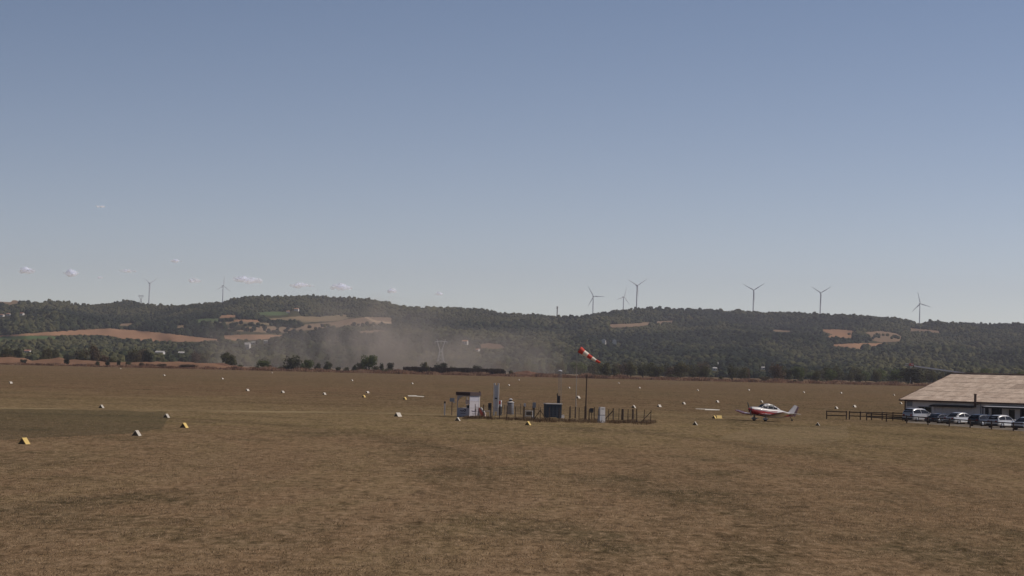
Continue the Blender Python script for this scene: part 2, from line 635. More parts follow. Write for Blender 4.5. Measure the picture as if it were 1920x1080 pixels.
# spurs and hollows on the slopes, flattened at the skyline and round the open fields
for i, u in enumerate(UU):
    for j in range(1, NT_ROWS):
        k_ = min(1.0, (NT_ROWS - 1 - j) / 22.0) * min(1.0, max(0.0, (HP[j, i, 1] - 2300) / 500.0))
        if k_ <= 0:
            continue
        x_, y_ = PX[j, i]
        for _, _, poly_ in FIELDS:
            bx0, bx1, by0, by1 = FBOX[id(poly_)]
            d_ = max(bx0 - x_, x_ - bx1, (by0 - y_) * 3, (y_ - by1) * 1.6, 0)
            k_ = min(k_, d_ / 40.0)
        X_, Y_ = HP[j, i, 0], HP[j, i, 1]
        HP[j, i, 2] += k_ * (13 * mnoise.noise(Vector((X_ / 260 + Y_ / 1500, Y_ / 900, 1.7))) + 6 * mnoise.noise(Vector((X_ / 110, Y_ / 330, 6.1))))
# the plateau behind the ridge, where the wind turbines stand
BACK = [60, 220, 600, 1300, 2200, 3200, 4300, 5600]
HB = np.zeros((len(BACK), len(UU), 3))
for i, u in enumerate(UU):
    p = HP[-1, i]
    v = (p[2] - CAMH) * F / p[1]
    for j, b in enumerate(BACK):
        HB[j, i] = at(u, hor(u) - (v - 3 - 0.0009 * b), p[1] + b)
ALL = np.concatenate([HP, HB], 0)


def inside(poly, x, y):
    r = np.zeros(x.shape, bool)
    n = len(poly)
    for a in range(n):
        (x0, y0), (x1, y1) = poly[a], poly[(a + 1) % n]
        c = ((y0 > y) != (y1 > y)) & (x < (x1 - x0) * (y - y0) / ((y1 - y0) or 1e-9) + x0)
        r ^= c
    return r


cx = 0.25 * (PX[:-1, :-1] + PX[1:, :-1] + PX[:-1, 1:] + PX[1:, 1:])
CLS = np.full(cx.shape[:2], -1)
OPEN = np.zeros(cx.shape[:2], bool)
for k, (_, _, poly) in enumerate(FIELDS):
    CLS[inside(poly, cx[..., 0], cx[..., 1])] = k
    for dy in (0, 3, 6):
        OPEN |= inside(poly, cx[..., 0], cx[..., 1] - dy)

M_HILL = soil_material('forest_floor', (0.045, 0.047, 0.022), (0.070, 0.062, 0.030), (0.11, 0.085, 0.045), 0.01)
FIELD_MAT = {
    'orange': soil_material('orange_stubble', (0.35, 0.190, 0.105), (0.29, 0.165, 0.098), (0.39, 0.235, 0.14), 0.012),
    'tan': soil_material('tan_stubble', (0.255, 0.165, 0.105), (0.215, 0.150, 0.095), (0.30, 0.205, 0.13), 0.012),
    'straw': soil_material('straw_stubble', (0.265, 0.185, 0.105), (0.18, 0.140, 0.080), (0.31, 0.23, 0.14), 0.012),
    'green': soil_material('green_meadow', (0.085, 0.125, 0.050), (0.11, 0.13, 0.055), (0.14, 0.15, 0.07), 0.012),
    'olive': soil_material('olive_meadow', (0.15, 0.14, 0.06), (0.17, 0.145, 0.07), (0.19, 0.16, 0.08), 0.012),
    'pale': soil_material('pale_track', (0.50, 0.36, 0.24), (0.46, 0.34, 0.23), (0.52, 0.40, 0.28), 0.02),
    'brown': soil_material('brown_scrub', (0.20, 0.115, 0.075), (0.16, 0.105, 0.065), (0.22, 0.15, 0.10), 0.02),
}


def grid_part(name, mask, mat):
    nx = len(UU)
    jj, ii = np.nonzero(mask)
    a = jj * nx + ii
    quads = np.stack([a, a + 1, a + nx + 1, a + nx], 1)
    used, inv = np.unique(quads, return_inverse=True)
    me = bpy.data.meshes.new(name)
    me.from_pydata(ALL.reshape(-1, 3)[used].tolist(), [], inv.reshape(-1, 4).tolist())
    return link(name, me, mat, smooth=True)


full = np.full((ALL.shape[0] - 1, len(UU) - 1), -1)
full[:NT_ROWS - 1] = CLS
tag(grid_part('hills', full == -1, M_HILL), 'wooded range of hills behind the airfield', kind='structure')
for k, (nm, key, _) in enumerate(FIELDS):
    if (full == k).any():
        tag(grid_part(nm, full == k, FIELD_MAT[key]), kind='structure')

HOUSES = [  # px, py of the base, width, height in photograph pixels, roof colour, label
    (50, 664, 10, 8, 'red', 'white house behind the left end of the earth bank'),
    (66, 653, 6, 5, 'red', 'tiny white house among trees above the earth bank'),
    (125, 661, 8, 7, 'red', 'white house above the dark upright bush'),
    (217, 661, 24, 6, 'grey', 'long low white building among the left trees'),
    (298, 667, 16, 9, 'grey', 'white building, brightest of the buildings at left'),
    (314, 670, 16, 5, 'grey', 'low pale shed right of the brightest white building'),
    (341, 667, 10, 8, 'grey', 'small white house beside the brightest white building'),
    (405, 664, 8, 5, 'grey', 'small pale house left of the field-edge shrubs'),
    (465, 655, 10, 14, 'grey', 'tall white house below the orange field'),
    (476, 645, 8, 5, 'grey', 'small white house at the edge of the orange field'),
    (498, 642, 8, 4, 'grey', 'small white shed right of the orange field edge'),
    (871, 653, 10, 8, 'orange', 'house with orange roof above the dust'),
    (896, 660, 6, 5, 'orange', 'tiny pale house under the brown scrub slope'),
    (1131, 644, 8, 10, 'slate', 'white gabled house, left of the pair above the windsock'),
    (1153, 644, 10, 10, 'slate', 'white gabled house, right of the pair above the windsock'),
    (1340, 694, 7, 6, 'grey', 'small bright white house in the tree belt'),
    (1346, 684, 5, 7, 'grey', 'narrow white house behind the small bright white house'),
    (1430, 692, 14, 5, 'grey', 'low pale building in trees left of the aircraft'),
    (2, 599, 7, 5, 'red', 'white house high on the hill at the left edge'),
    (16, 598, 6, 5, 'red', 'white house high on the hill, second from the left edge'),
    (41, 599, 9, 5, 'red', 'wider white house high on the left hill'),
    (541, 587, 6, 4, 'orange', 'small farmhouse left of the red-roofed farm on the hill'),
    (556, 586, 8, 5, 'orange', 'red-roofed farm beside the green meadow on the hill'),
]

# ------------------------------------------------------------------ woods on the hills (nobody could count them)
def crown_mesh(name, seed, mat, sub=2, flat=0.95, lump=0.34, tall=1.0):
    bm = bmesh.new()
    bmesh.ops.create_icosphere(bm, subdivisions=sub, radius=1.0)
    for v in bm.verts:
        p = v.co.copy()
        n = mnoise.noise(p * 1.7 + Vector((seed * 7.1, 0, 0))) * lump + mnoise.noise(p * 4.1 + Vector((0, seed * 3.3, 0))) * lump * 0.7
        v.co = p * (1 + n)
        v.co.z = v.co.z * flat * tall + 0.75 * tall
        if v.co.z < 0.05:
            v.co.z = -0.1
    me = bpy.data.meshes.new(name)
    bm.to_mesh(me)
    bm.free()
    me.materials.append(mat)
    return me


F_MIX = foliage_material('foliage_hill', [(0.020, 0.029, 0.014), (0.056, 0.062, 0.025), (0.122, 0.112, 0.045)], 0.28)  # species tones, contrast widened to stand in for shaded and sunlit slopes
hill_kinds = [crown_mesh('wood_crown_%d' % k, k + 1, F_MIX, 2, 0.95, 0.36, (1.0, 1.1, 0.85, 1.2)[k % 4]) for k in range(7)]

V00, V10, V01, V11 = HP[:-1, :-1], HP[:-1, 1:], HP[1:, :-1], HP[1:, 1:]
area = np.linalg.norm(np.cross(V10 - V00, V01 - V00), axis=2)
Dc = V00[..., 1]
inview = (cx[..., 0] > -330) & (cx[..., 0] < 2250)
wgt = np.where(OPEN | ~inview | (Dc < 1900), 0.0, area)
for hx, hy, hw_, hh_, _, _ in HOUSES:      # open yards in front of the houses
    wgt[(np.abs(cx[..., 0] - hx) < hw_ / 2 + 5) & (cx[..., 1] > hy - 3) & (cx[..., 1] < hy + 11)] = 0
# single trees and hedges left standing in the fields
HEDGES = [((392, 609), (512, 611), 34), ((425, 621), (560, 625), 30), ((560, 606), (520, 613), 30), ((500, 605), (560, 606), 26), ((640, 613), (740, 609), 20),
          ((1606, 622), (1632, 640), 34), ((1548, 640), (1606, 643), 40), ((1640, 630), (1690, 634), 14), ((1600, 628), (1612, 636), 14), ((560, 619), (620, 613), 8), ((430, 618), (540, 618), 6), ((650, 592), (660, 596), 8)]
NTREE = 125000
idx = rng.choice(wgt.size, NTREE, p=(wgt / wgt.sum()).ravel())
jj, ii = np.unravel_index(idx, wgt.shape)
a, b = rng.random(NTREE)[:, None], rng.random(NTREE)[:, None]
pts = (1 - a) * (1 - b) * V00[jj, ii] + a * (1 - b) * V10[jj, ii] + (1 - a) * b * V01[jj, ii] + a * b * V11[jj, ii]
size = 2.6 * (0.50 + 1.1 * rng.random(NTREE) ** 2.0) * np.array([1.0 + 0.75 * mnoise.noise(Vector((p_[0] / 170, p_[1] / 420, 3.3))) for p_ in pts])
hedge_pts = []
for (x0, y0), (x1, y1), n_ in HEDGES:
    for q in range(n_):
        t_ = R.random()
        x_, y_ = x0 + (x1 - x0) * t_ + R.gauss(0, 5), y0 + (y1 - y0) * t_ + R.gauss(0, 1.6)
        i_ = int(round((x_ - UU[0]) / 4.0))
        hedge_pts.append(HP[int(np.argmin(np.abs(PX[:, i_, 1] - y_))), i_])
pts = np.concatenate([pts, np.array(hedge_pts)], 0)
size = np.concatenate([size, 2.2 + 1.6 * rng.random(len(hedge_pts))])
NTREE = len(pts)
pts[:, 2] -= 0.4
wood = gn_scatter('wood', pts, size, rng.random(NTREE) * 6.28, hill_kinds, zscale=size * (0.85 + 0.3 * rng.random(NTREE)))
tag(wood, 'dense green and olive woodland covering the hillsides', 'woodland', kind='stuff')

# ------------------------------------------------------------------ flat pieces of the airfield ground
def px_sheet(name, poly, mat, z, label=None):
    """flat sheet on the field; outline given where the photograph shows it"""
    pts = [gp(x, y) for x, y in poly]
    me = bpy.data.meshes.new(name)
    me.from_pydata([(p.x, p.y, z) for p in pts], [], [tuple(range(len(pts)))])
    bm = bmesh.new()
    bm.from_mesh(me)
    bmesh.ops.triangulate(bm, faces=bm.faces)
    for f in bm.faces:
        if f.normal.z < 0:
            f.normal_flip()
    bm.to_mesh(me)
    bm.free()
    return tag(link(name, me, mat), label, kind='structure')


def ragged(poly, amp, seed, n=14):
    r = random.Random(seed)
    out = []
    for k in range(len(poly)):
        (x0, y0), (x1, y1) = poly[k], poly[(k + 1) % len(poly)]
        for j in range(n):
            t = j / n
            out.append((x0 + (x1 - x0) * t + r.uniform(-2, 2) * amp, y0 + (y1 - y0) * t + r.uniform(-1, 1) * amp * 0.5))
    return out


px_sheet('long_grass', ragged([(-40, 767), (150, 768), (308, 772), (316, 786), (302, 804), (240, 813), (120, 819), (-40, 826)], 1.6, 3), grass_material('uncut_grass', 0.52, (0.078, 0.069, 0.043)), 0.004, 'darker uncut grass patch beside the wedge markers')
px_sheet('pale_grass', ragged([(1345, 822), (1392, 806), (1470, 800), (1588, 799), (1592, 818), (1560, 830), (1450, 834)], 1.6, 5), grass_material('straw_grass', 0.35, (0.27, 0.20, 0.12)), 0.004, 'pale cut grass patch in front of the aircraft')
M_PATH = soil_material('worn_path', (0.30, 0.225, 0.125), (0.18, 0.125, 0.068), (0.36, 0.28, 0.165), 0.10)
px_sheet('grass_path', ragged([(-40, 764.2), (240, 767.4), (480, 770.4), (700, 772.2), (850, 774.8), (905, 777), (905, 780.5), (850, 779.2), (700, 775.8), (480, 773.2), (240, 769.2), (-40, 765.8)], 0.5, 9), M_PATH, 0.008, 'pale worn path across the grass')
px_sheet('grass_path', [(1195, 777.2), (1290, 778.0), (1420, 781.6), (1420, 784), (1290, 779.4), (1195, 778.6)], M_PATH, 0.008, 'pale worn path behind the wire fence')
M_CHALK = principled('white_panel', (0.72, 0.66, 0.55), 0.9, var=0.2, vscale=0.8)
px_sheet('runway_marking', [(764, 741.6), (780, 741.4), (782, 742.2), (796, 743.4), (794, 744.4), (780, 743.3), (766, 743.0)], M_CHALK, 0.010, 'white ground marking left of the kiosk')
px_sheet('runway_marking', [(1304, 766.2), (1322, 766.8), (1336, 767.2), (1350, 768.2), (1349, 769.3), (1336, 769.2), (1322, 768.8), (1322, 767.6), (1305, 766.9)], M_CHALK, 0.010, 'white ground marking behind the yellow markers')
M_GRAVEL = soil_material('gravel', (0.20, 0.165, 0.13), (0.24, 0.20, 0.16), (0.30, 0.26, 0.21), 0.5)
px_sheet('gravel_lot', [(1702, 786.6), (1960, 795), (2060, 800), (2060, 819), (1930, 809.5), (1860, 804.4), (1780, 798.2), (1702, 792.4)], M_GRAVEL, 0.006, 'gravel parking strip in front of the hangar')


# ------------------------------------------------------------------ grass tufts on the near field
def tuft_mesh(name, seed, mat, n=9, h=0.10, spread=0.16, w=0.012):
    r = random.Random(seed)
    mb = MB()
    for k in range(n):
        x, y = r.gauss(0, spread), r.gauss(0, spread)
        a = r.uniform(0, 6.28)
        hh = h * r.uniform(0.4, 1.2)
        lx, ly = r.gauss(0, 0.5) * hh, r.gauss(0, 0.5) * hh
        dx, dy = math.cos(a) * w, math.sin(a) * w
        mb.add([(x - dx, y - dy, 0), (x + dx, y + dy, 0), (x + lx, y + ly, hh)], [(0, 1, 2)])
    return mb.mesh(name, mat, fix=False)


def tuft_material(name, a, b, c):
    m, t, bs, pos = new_mat(name)
    oi = t.n.new('ShaderNodeObjectInfo')
    col = t.mix(t.ramp(oi.outputs['Random'], 0.0, 0.6), a, b)
    col = t.mix(t.ramp(oi.outputs['Random'], 0.65, 1.0), col, c)
    t.put(bs.inputs['Base Color'], col)
    bs.inputs['Specular IOR Level'].default_value = 0.0
    tr = t.n.new('ShaderNodeBsdfTranslucent')
    t.put(tr.inputs['Color'], col)
    mx = t.n.new('ShaderNodeMixShader')
    mx.inputs[0].default_value = 0.45
    t.l.new(bs.outputs[0], mx.inputs[1])
    t.l.new(tr.outputs[0], mx.inputs[2])
    t.l.new(mx.outputs[0], t.n['Material Output'].inputs['Surface'])
    return m


M_TUFT = tuft_material('tuft', (0.26, 0.185, 0.10), (0.40, 0.27, 0.155), (0.54, 0.38, 0.235))
n_t = 80000
Dt = 57 + 330 * rng.beta(0.9, 3.2, n_t)
xt = (rng.random(n_t) - 0.5) * 0.50 * Dt
keep = np.array([0.42 + 0.9 * mnoise.noise(Vector((x_ * 0.75, y_ * 0.26, 4.0))) + 0.7 * mnoise.noise(Vector((x_ * 0.09, y_ * 0.035, 8.0))) > R.random() for x_, y_ in zip(xt, Dt)])
xt, Dt = xt[keep], Dt[keep]
n_t = len(xt)
gn = gn_scatter('grass', np.stack([xt, Dt, np.zeros(n_t)], 1), 0.5 + 1.3 * rng.random(n_t) ** 2.5, rng.random(n_t) * 6.28,
                [tuft_mesh('tuft_%d' % k, k, M_TUFT, 10, 0.045, 0.20, 0.012) for k in range(6)])
tag(gn, 'short dry grass blades on the near field', 'grass', kind='stuff')

# ------------------------------------------------------------------ rough ground at the far edge of the field
def bank():
    us = np.arange(-420, 470, 5.0)
    crest = lambda u: float(np.interp(u, [-420, 0, 45, 60, 110, 150, 205, 245, 290, 340, 400, 425, 470], [670, 669, 671, 676, 672, 675, 679, 679, 678, 678.5, 681, 686, 690]))
    prof = [(-26, 0.0), (-18, 0.12), (-11, 0.45), (-5, 0.85), (0, 1.0), (7, 0.95), (16, 0.5), (26, 0.0)]
    vs, fs = [], []
    for i, u in enumerate(us):
        c = at(u, crest(u), 1285)
        for j, (dy, k) in enumerate(prof):
            w = mnoise.noise(Vector((u * 0.05, j * 0.9, 3)))
            vs.append((c.x * (1285 + dy) / 1285, 1285 + dy + w * 4, max(c.z, 0.15) * k * (1 + 0.25 * w) - (0.1 if k == 0 else 0)))
    n = len(prof)
    for i in range(len(us) - 1):
        for j in range(n - 1):
            a = i * n + j
            fs.append((a, a + n, a + n + 1, a + 1))
    me = bpy.data.meshes.new('earth_bank')
    me.from_pydata(vs, [], fs)
    tag(link('earth_bank', me, soil_material('bank_soil', (0.26, 0.145, 0.088), (0.19, 0.108, 0.068), (0.30, 0.19, 0.115), 0.08), smooth=True), 'bare orange earth bank at the far left edge of the field', kind='structure')


bank()


def mound(name, px, py, wpx, hpx, D, mat, label):
    c = gp(px, py)
    c = Vector((c.x * D / c.y, D, 0))
    w, h = wpx * D / F / 2, hpx * D / F
    bm = bmesh.new()
    bmesh.ops.create_icosphere(bm, subdivisions=4, radius=1)
    for v in bm.verts:
        n = mnoise.noise(v.co * 2.3 + Vector((px, 0, 0)))
        v.co = Vector((v.co.x * w * (1 + 0.25 * n), v.co.y * 7 * (1 + 0.25 * n), v.co.z * h * (1 + 0.45 * n)))
    me = bpy.data.meshes.new(name)
    bm.to_mesh(me)
    bm.free()
    return tag(link(name, me, mat, loc=c, smooth=True), label, kind='structure')


M_SOILDARK = soil_material('dark_soil', (0.16, 0.085, 0.058), (0.21, 0.115, 0.075), (0.27, 0.17, 0.11), 0.15)
mound('earth_mound', 405, 690, 90, 10, 1290, M_SOILDARK, 'low reddish earth mound right of the earth bank')
mound('earth_mound', 340, 690, 150, 9, 1300, M_SOILDARK, 'long reddish earth mound beside the earth bank')
mound('earth_mound', 985, 704, 60, 9, 1300, M_SOILDARK, 'brown earth mound behind the dry weeds near the windsock')


def weed_mesh(name, seed, mat, n=34, h=1.5, spread=1.3, w=0.10):
    r = random.Random(seed)
    mb = MB()
    for k in range(n):
        x, y = r.gauss(0, spread), r.gauss(0, spread)
        a = r.uniform(0, 6.28)
        hh = h * r.uniform(0.35, 1.1)
        lx, ly = r.gauss(0, 0.2) * hh, r.gauss(0, 0.2) * hh
        ww = w * r.uniform(0.6, 1.8)
        dx, dy = math.cos(a) * ww, math.sin(a) * ww
        mb.add([(x - dx, y - dy, 0), (x + dx, y + dy, 0), (x + lx + dx * 1.6, y + ly + dy * 1.6, hh * 0.7), (x + lx, y + ly, hh), (x + lx - dx * 1.6, y + ly - dy * 1.6, hh * 0.7)], [(0, 1, 2, 3, 4)])
    return mb.mesh(name, mat, fix=False)


LOWSCRUB = []
M_WEED = tuft_material('dry_weed', (0.16, 0.090, 0.058), (0.30, 0.170, 0.105), (0.46, 0.30, 0.19))
n_w = 5200
wu = rng.uniform(-200, 2100, n_w)
wd = 1232 + 60 * rng.random(n_w)
wp = []
for u, d in zip(wu, wd):
    p = gp(u, 760)
    wp.append((p.x * d / p.y, d, 0))
hh = np.interp(wu, [0, 240, 420, 520, 940, 1000, 1250, 1700, 2100], [0.6, 0.9, 1.0, 1.2, 1.0, 1.2, 1.2, 1.0, 0.9]) * (0.35 + 0.95 * rng.random(n_w)) * np.array([0.75 + 0.9 * mnoise.noise(Vector((q * 0.045, 2.2, 0))) for q in wu])
wd_o = gn_scatter('dry_weeds', wp, 0.7 + 0.6 * rng.random(n_w), rng.random(n_w) * 6.28, [weed_mesh('weed_%d' % k, 40 + k, M_WEED) for k in range(6)], zscale=hh)
tag(wd_o, 'reddish dry weeds along the far edge of the field', 'weeds', kind='stuff')

# low scrub between the single shrubs
for k in range(26):
    u = R.uniform(470, 770)
    LOWSCRUB.append((u, R.uniform(1272, 1296), R.uniform(12, 26), R.uniform(6, 13), R.choice(['olive', 'olive', 'brown', 'green'])))
for k in range(12):
    u = R.uniform(960, 1690)
    LOWSCRUB.append((u, R.uniform(1285, 1300), R.uniform(12, 30), R.uniform(6, 11), R.choice(['olive', 'brown'])))

# the long dark hedge behind the weeds
M_HEDGE = tuft_material('hedge_leaf', (0.045, 0.030, 0.022), (0.062, 0.042, 0.028), (0.085, 0.060, 0.036))
n_h = 900
hu = rng.uniform(762, 940, n_h)
hp = []
for u in hu:
    p = gp(u, 760)
    d = 1296 + rng.uniform(-3, 3)
    hp.append((p.x * d / p.y, d, rng.uniform(0, 0.8)))
hd = gn_scatter('hedge', hp, 0.8 + 0.4 * rng.random(n_h), rng.random(n_h) * 6.28, [weed_mesh('hedge_%d' % k, 70 + k, M_HEDGE, 40, 2.4, 0.9, 0.16) for k in range(4)], zscale=1.0 + 0.35 * rng.random(n_h))
tag(hd, 'low dark brown hedge at the far edge of the field', 'hedge', kind='stuff')


# ------------------------------------------------------------------ trees and bushes that stand singly
BARK = principled('bark', (0.075, 0.055, 0.040), 0.95, var=0.3, vscale=2)
FOL = {
    'green': foliage_material('foliage_green', [(0.105, 0.125, 0.040), (0.130, 0.148, 0.048), (0.150, 0.160, 0.060)], 0.35),
    'olive': foliage_material('foliage_olive', [(0.082, 0.080, 0.036), (0.112, 0.102, 0.045), (0.140, 0.120, 0.055)], 0.35),
    'dark': foliage_material('foliage_dark', [(0.040, 0.042, 0.024), (0.054, 0.052, 0.029), (0.070, 0.062, 0.034)], 0.25),
    'brown': foliage_material('foliage_brown', [(0.115, 0.074, 0.044), (0.130, 0.090, 0.050), (0.120, 0.100, 0.050)], 0.25),
}


def leafy_crown(name, seed, mat, n=900, lobes=9, leaf=0.085, low=0.12):
    """unit crown (radius about 1, base at z = low): leaf clumps spread through several lobes"""
    r = random.Random(seed)
    cs = []
    for k in range(lobes):
        a = r.uniform(0, 6.28)
        d = r.uniform(0.1, 0.62)
        cs.append((Vector((math.cos(a) * d, math.sin(a) * d, r.uniform(0.5, 1.45))), r.uniform(0.32, 0.58)))
    cs.append((Vector((0, 0, 0.9)), 0.62))
    mb = MB()
    for k in range(n):
        c, rr = r.choice(cs)
        d = Vector((r.gauss(0, 1), r.gauss(0, 1), r.gauss(0, 1))).normalized()
        p = c + d * rr * (r.random() ** 0.35)
        if p.z < low:
            p.z = low + r.uniform(0, 0.15)
        nrm = (d + Vector((r.gauss(0, .5), r.gauss(0, .5), r.gauss(0.25, .5)))).normalized()
        u = nrm.orthogonal().normalized()
        w = nrm.cross(u)
        s = leaf * r.uniform(0.55, 1.35)
        mb.add([p - u * s, p + w * s * 0.8, p + u * s, p - w * s * 0.8 + nrm * s * 0.3], [(0, 1, 2, 3)])
    return mb.mesh(name, mat, fix=False)


def trunk_mesh(name, seed):
    r = random.Random(seed)
    mb = MB()
    mb.bar((0, 0, -0.05), (0.03, 0.02, 0.75), 0.085, 0.05, 7)
    for k in range(5):
        a = k * 1.26 + r.uniform(-.3, .3)
        mb.bar((0.02, 0.01, 0.45 + 0.06 * k), (math.cos(a) * 0.5, math.sin(a) * 0.5, 1.0 + r.uniform(-.1, .3)), 0.035, 0.012, 5)
    return mb.mesh(name, BARK)


TRUNKS = [trunk_mesh('trunk', k) for k in range(3)]
CROWNS = {k: [leafy_crown('crown', 10 * i + j, m, 950 if j % 2 else 1150, 7 + 2 * j) for j in range(4)] for i, (k, m) in enumerate(FOL.items())}
BUSHES = {k: [leafy_crown('foliage', 200 + 10 * i + j, m, 700, 6, 0.10, 0.0) for j in range(2)] for i, (k, m) in enumerate(FOL.items())}


def tree(name, px, D, wpx, hpx, kind, label, cat='tree', group=None, bush=False, zbase=0.0):
    p = gp(px, 760)
    loc = (p.x * D / p.y, D, zbase)
    w, h = wpx * D / F / 2, hpx * D / F
    e = empty(name, loc, R.uniform(0, 6.28))
    tr = link('stem' if bush else 'trunk', R.choice(TRUNKS), None, e)
    tr.scale = (w, w, h / 1.9)
    c = link('foliage' if bush else 'crown', R.choice((BUSHES if bush else CROWNS)[kind]), None, e)
    c.scale = (w, w, h / 1.75)
    tag(e, label, cat, group)
    return e


for px, D, w, h, kind, bush, lab in [
    (492, 1290, 27, 22, 'green', False, 'rounded green tree at the left end of the edge-of-field shrubs'),
    (545, 1278, 40, 30, 'olive', False, 'wide olive tree at the field edge left of the dust'),
    (577, 1286, 26, 21, 'green', False, 'mid-sized green tree just right of the wide olive tree'),
    (566, 1272, 13, 18, 'green', True, 'small green bush at the foot of the wide olive tree'),
    (594, 1280, 15, 16, 'olive', True, 'small olive bush between two green trees at the field edge'),
    (613, 1292, 22, 19, 'olive', False, 'olive round tree left of the bright green tree'),
    (632, 1280, 14, 11, 'olive', True, 'low olive bush in the dry weeds left of the bright green tree'),
    (661, 1270, 14, 14, 'olive', True, 'low olive bush at the left foot of the bright green tree'),
    (673, 1288, 18, 22, 'olive', False, 'olive tree touching the left of the bright green tree'),
    (690, 1276, 34, 33, 'green', False, 'bright green pointed tree, tallest at the field edge'),
    (715, 1280, 11, 21, 'olive', True, 'narrow olive bush right of the bright green tree'),
    (730, 1300, 17, 19, 'dark', False, 'small dark tree above the start of the hedge'),
    (794, 1302, 19, 25, 'olive', False, 'upright olive tree behind the dark hedge'),
    (803, 1270, 7, 15, 'olive', True, 'thin pale bush in front of the dark hedge'),
    (825, 1304, 34, 23, 'dark', False, 'wide dark tree behind the dark hedge'),
    (848, 1303, 15, 15, 'olive', False, 'small tree touching the right of the wide dark tree'),
    (892, 1300, 24, 19, 'dark', True, 'dark dome-shaped bush above the dark hedge'),
    (958, 1300, 16, 10, 'brown', True, 'brownish bush behind the earth mound'),
    (40, 1262, 18, 12, 'dark', True, 'round dark bush in front of the earth bank, leftmost'),
    (124, 1264, 16, 17, 'dark', True, 'dark upright bush in front of the earth bank'),
    (180, 1268, 14, 10, 'olive', True, 'small olive bush below the earth bank'),
    (200, 1264, 14, 12, 'dark', True, 'small dark bush below the earth bank'),
    (221, 1262, 10, 13, 'dark', True, 'narrow dark bush at the right end of the bank bushes'),
    (262, 1264, 18, 9, 'brown', True, 'low brown bush in front of the right end of the earth bank'),
    (12, 1300, 34, 18, 'brown', True, 'brown scrub on the crest of the earth bank at the left edge'),
    (78, 1298, 30, 16, 'olive', True, 'olive scrub on the earth bank crest between two dark bushes'),
    (152, 1299, 34, 17, 'dark', True, 'dark scrub on the earth bank crest right of the upright bush'),
    (190, 1298, 30, 20, 'brown', True, 'brown scrub covering the middle of the earth bank'),
    (212, 1292, 26, 18, 'olive', True, 'olive scrub hanging over the middle of the earth bank'),
    (240, 1266, 16, 12, 'olive', True, 'olive bush just left of the bare right part of the bank'),
    (300, 1268, 34, 8, 'brown', True, 'flat brown scrub under the right part of the earth bank'),
    (350, 1268, 44, 8, 'brown', True, 'long flat reddish scrub beside the low earth mound'),
    (446, 1290, 22, 9, 'olive', True, 'low olive bush right of the earth mound'),
    (1228, 1300, 40, 30, 'olive', False, 'olive tree nearest right of the windsock in the tree belt'),
    (1490, 1262, 8, 7, 'dark', True, 'tiny dark bush in the weeds above the aircraft tail'),
    (1708, 1330, 62, 32, 'dark', False, 'broad dark tree under the crane head'),
]:
    tree('bush' if bush else 'tree', px, D, w, h, kind, lab, 'bush' if bush else 'tree', bush=bush)



ORD = ('first', 'second', 'third', 'fourth', 'fifth', 'sixth', 'seventh', 'eighth', 'ninth', 'tenth', 'eleventh', 'twelfth', 'thirteenth', 'fourteenth', 'fifteenth', 'sixteenth', 'seventeenth', 'eighteenth', 'nineteenth', 'twentieth')
seen_zone = {}
for u, D, w, h, kind in sorted(LOWSCRUB):
    zone_ = 'before the wide olive tree' if u < 530 else 'before the bright green tree' if u < 690 else 'before the dark hedge' if u < 770 else 'in the weeds behind the windsock' if u < 1300 else 'in the weeds above the aircraft'
    tree('bush', u, D, w, h, kind, '%s low %s bush, %s from left %s' % ('wide' if w > 20 else 'small', kind, ORD[min(seen_zone.setdefault(zone_, 0), 19)], zone_), 'bush', 'low scrub along the field edge', True)
    seen_zone[zone_] += 1


def hill_point(px, py):
    v = hor(px) - py
    if v < -11:
        p = gp(px, py)
        D = min(max(p.y, 1500), 2100)
        q = gp(px, 760)
        return Vector((q.x * D / q.y, D, 0.0))
    i = int(round((px - UU[0]) / 4.0))
    col = PX[:, i, 1]
    j = int(np.argmin(np.abs(col - py)))
    D = HP[j, i, 1]
    return Vector(HP[j, i])


# the belt of trees between the field and the hills, one by one
belt = []
for k in range(1500):
    if len(belt) >= 170:
        break
    u = R.uniform(-60, 1985)
    d = R.choice([R.uniform(1335, 1500), R.uniform(1500, 1800)])
    gap = 26 if d < 1500 else 20
    if any(abs(u - b[0]) < gap * 0.75 and abs(d - b[1]) < 130 for b in belt):
        continue
    if d < 1480 and 690 < u < 1120 or d < 1650 and 430 < u < 690:
        continue
    if any(abs(u - h[0]) < h[2] / 2 + 15 and h[1] > 650 for h in HOUSES):
        continue
    belt.append((u, d))
ZONES = [(0, 'just off the left picture edge'), (60, 'at the left picture edge'), (130, 'above the leftmost bank bushes'), (200, 'left of the long white building'), (260, 'right of the long white building'), (330, 'below the leftmost turbine'),
         (430, 'below the second turbine'), (560, 'above the wide olive tree'), (690, 'left of the bright green tree'), (800, 'between bright green tree and pylon'), (900, 'right of the pylon'), (1000, 'above the tall white pillars'), (1060, 'behind the antenna mast'),
         (1120, 'directly behind the windsock'), (1200, 'below the close pair of turbines'), (1280, 'just right of the windsock tip'), (1350, 'beside the small bright white house'), (1420, 'left of the aircraft cabin'), (1480, 'above the aircraft'),
         (1540, 'above the aircraft tail'), (1600, 'above the left end of the rail fence'), (1660, 'above the middle of the rail fence'), (1710, 'left of the crane head'), (1760, 'below the crane jib'), (1820, 'behind the hangar roof slope'), (3000, 'behind the hangar ridge')]
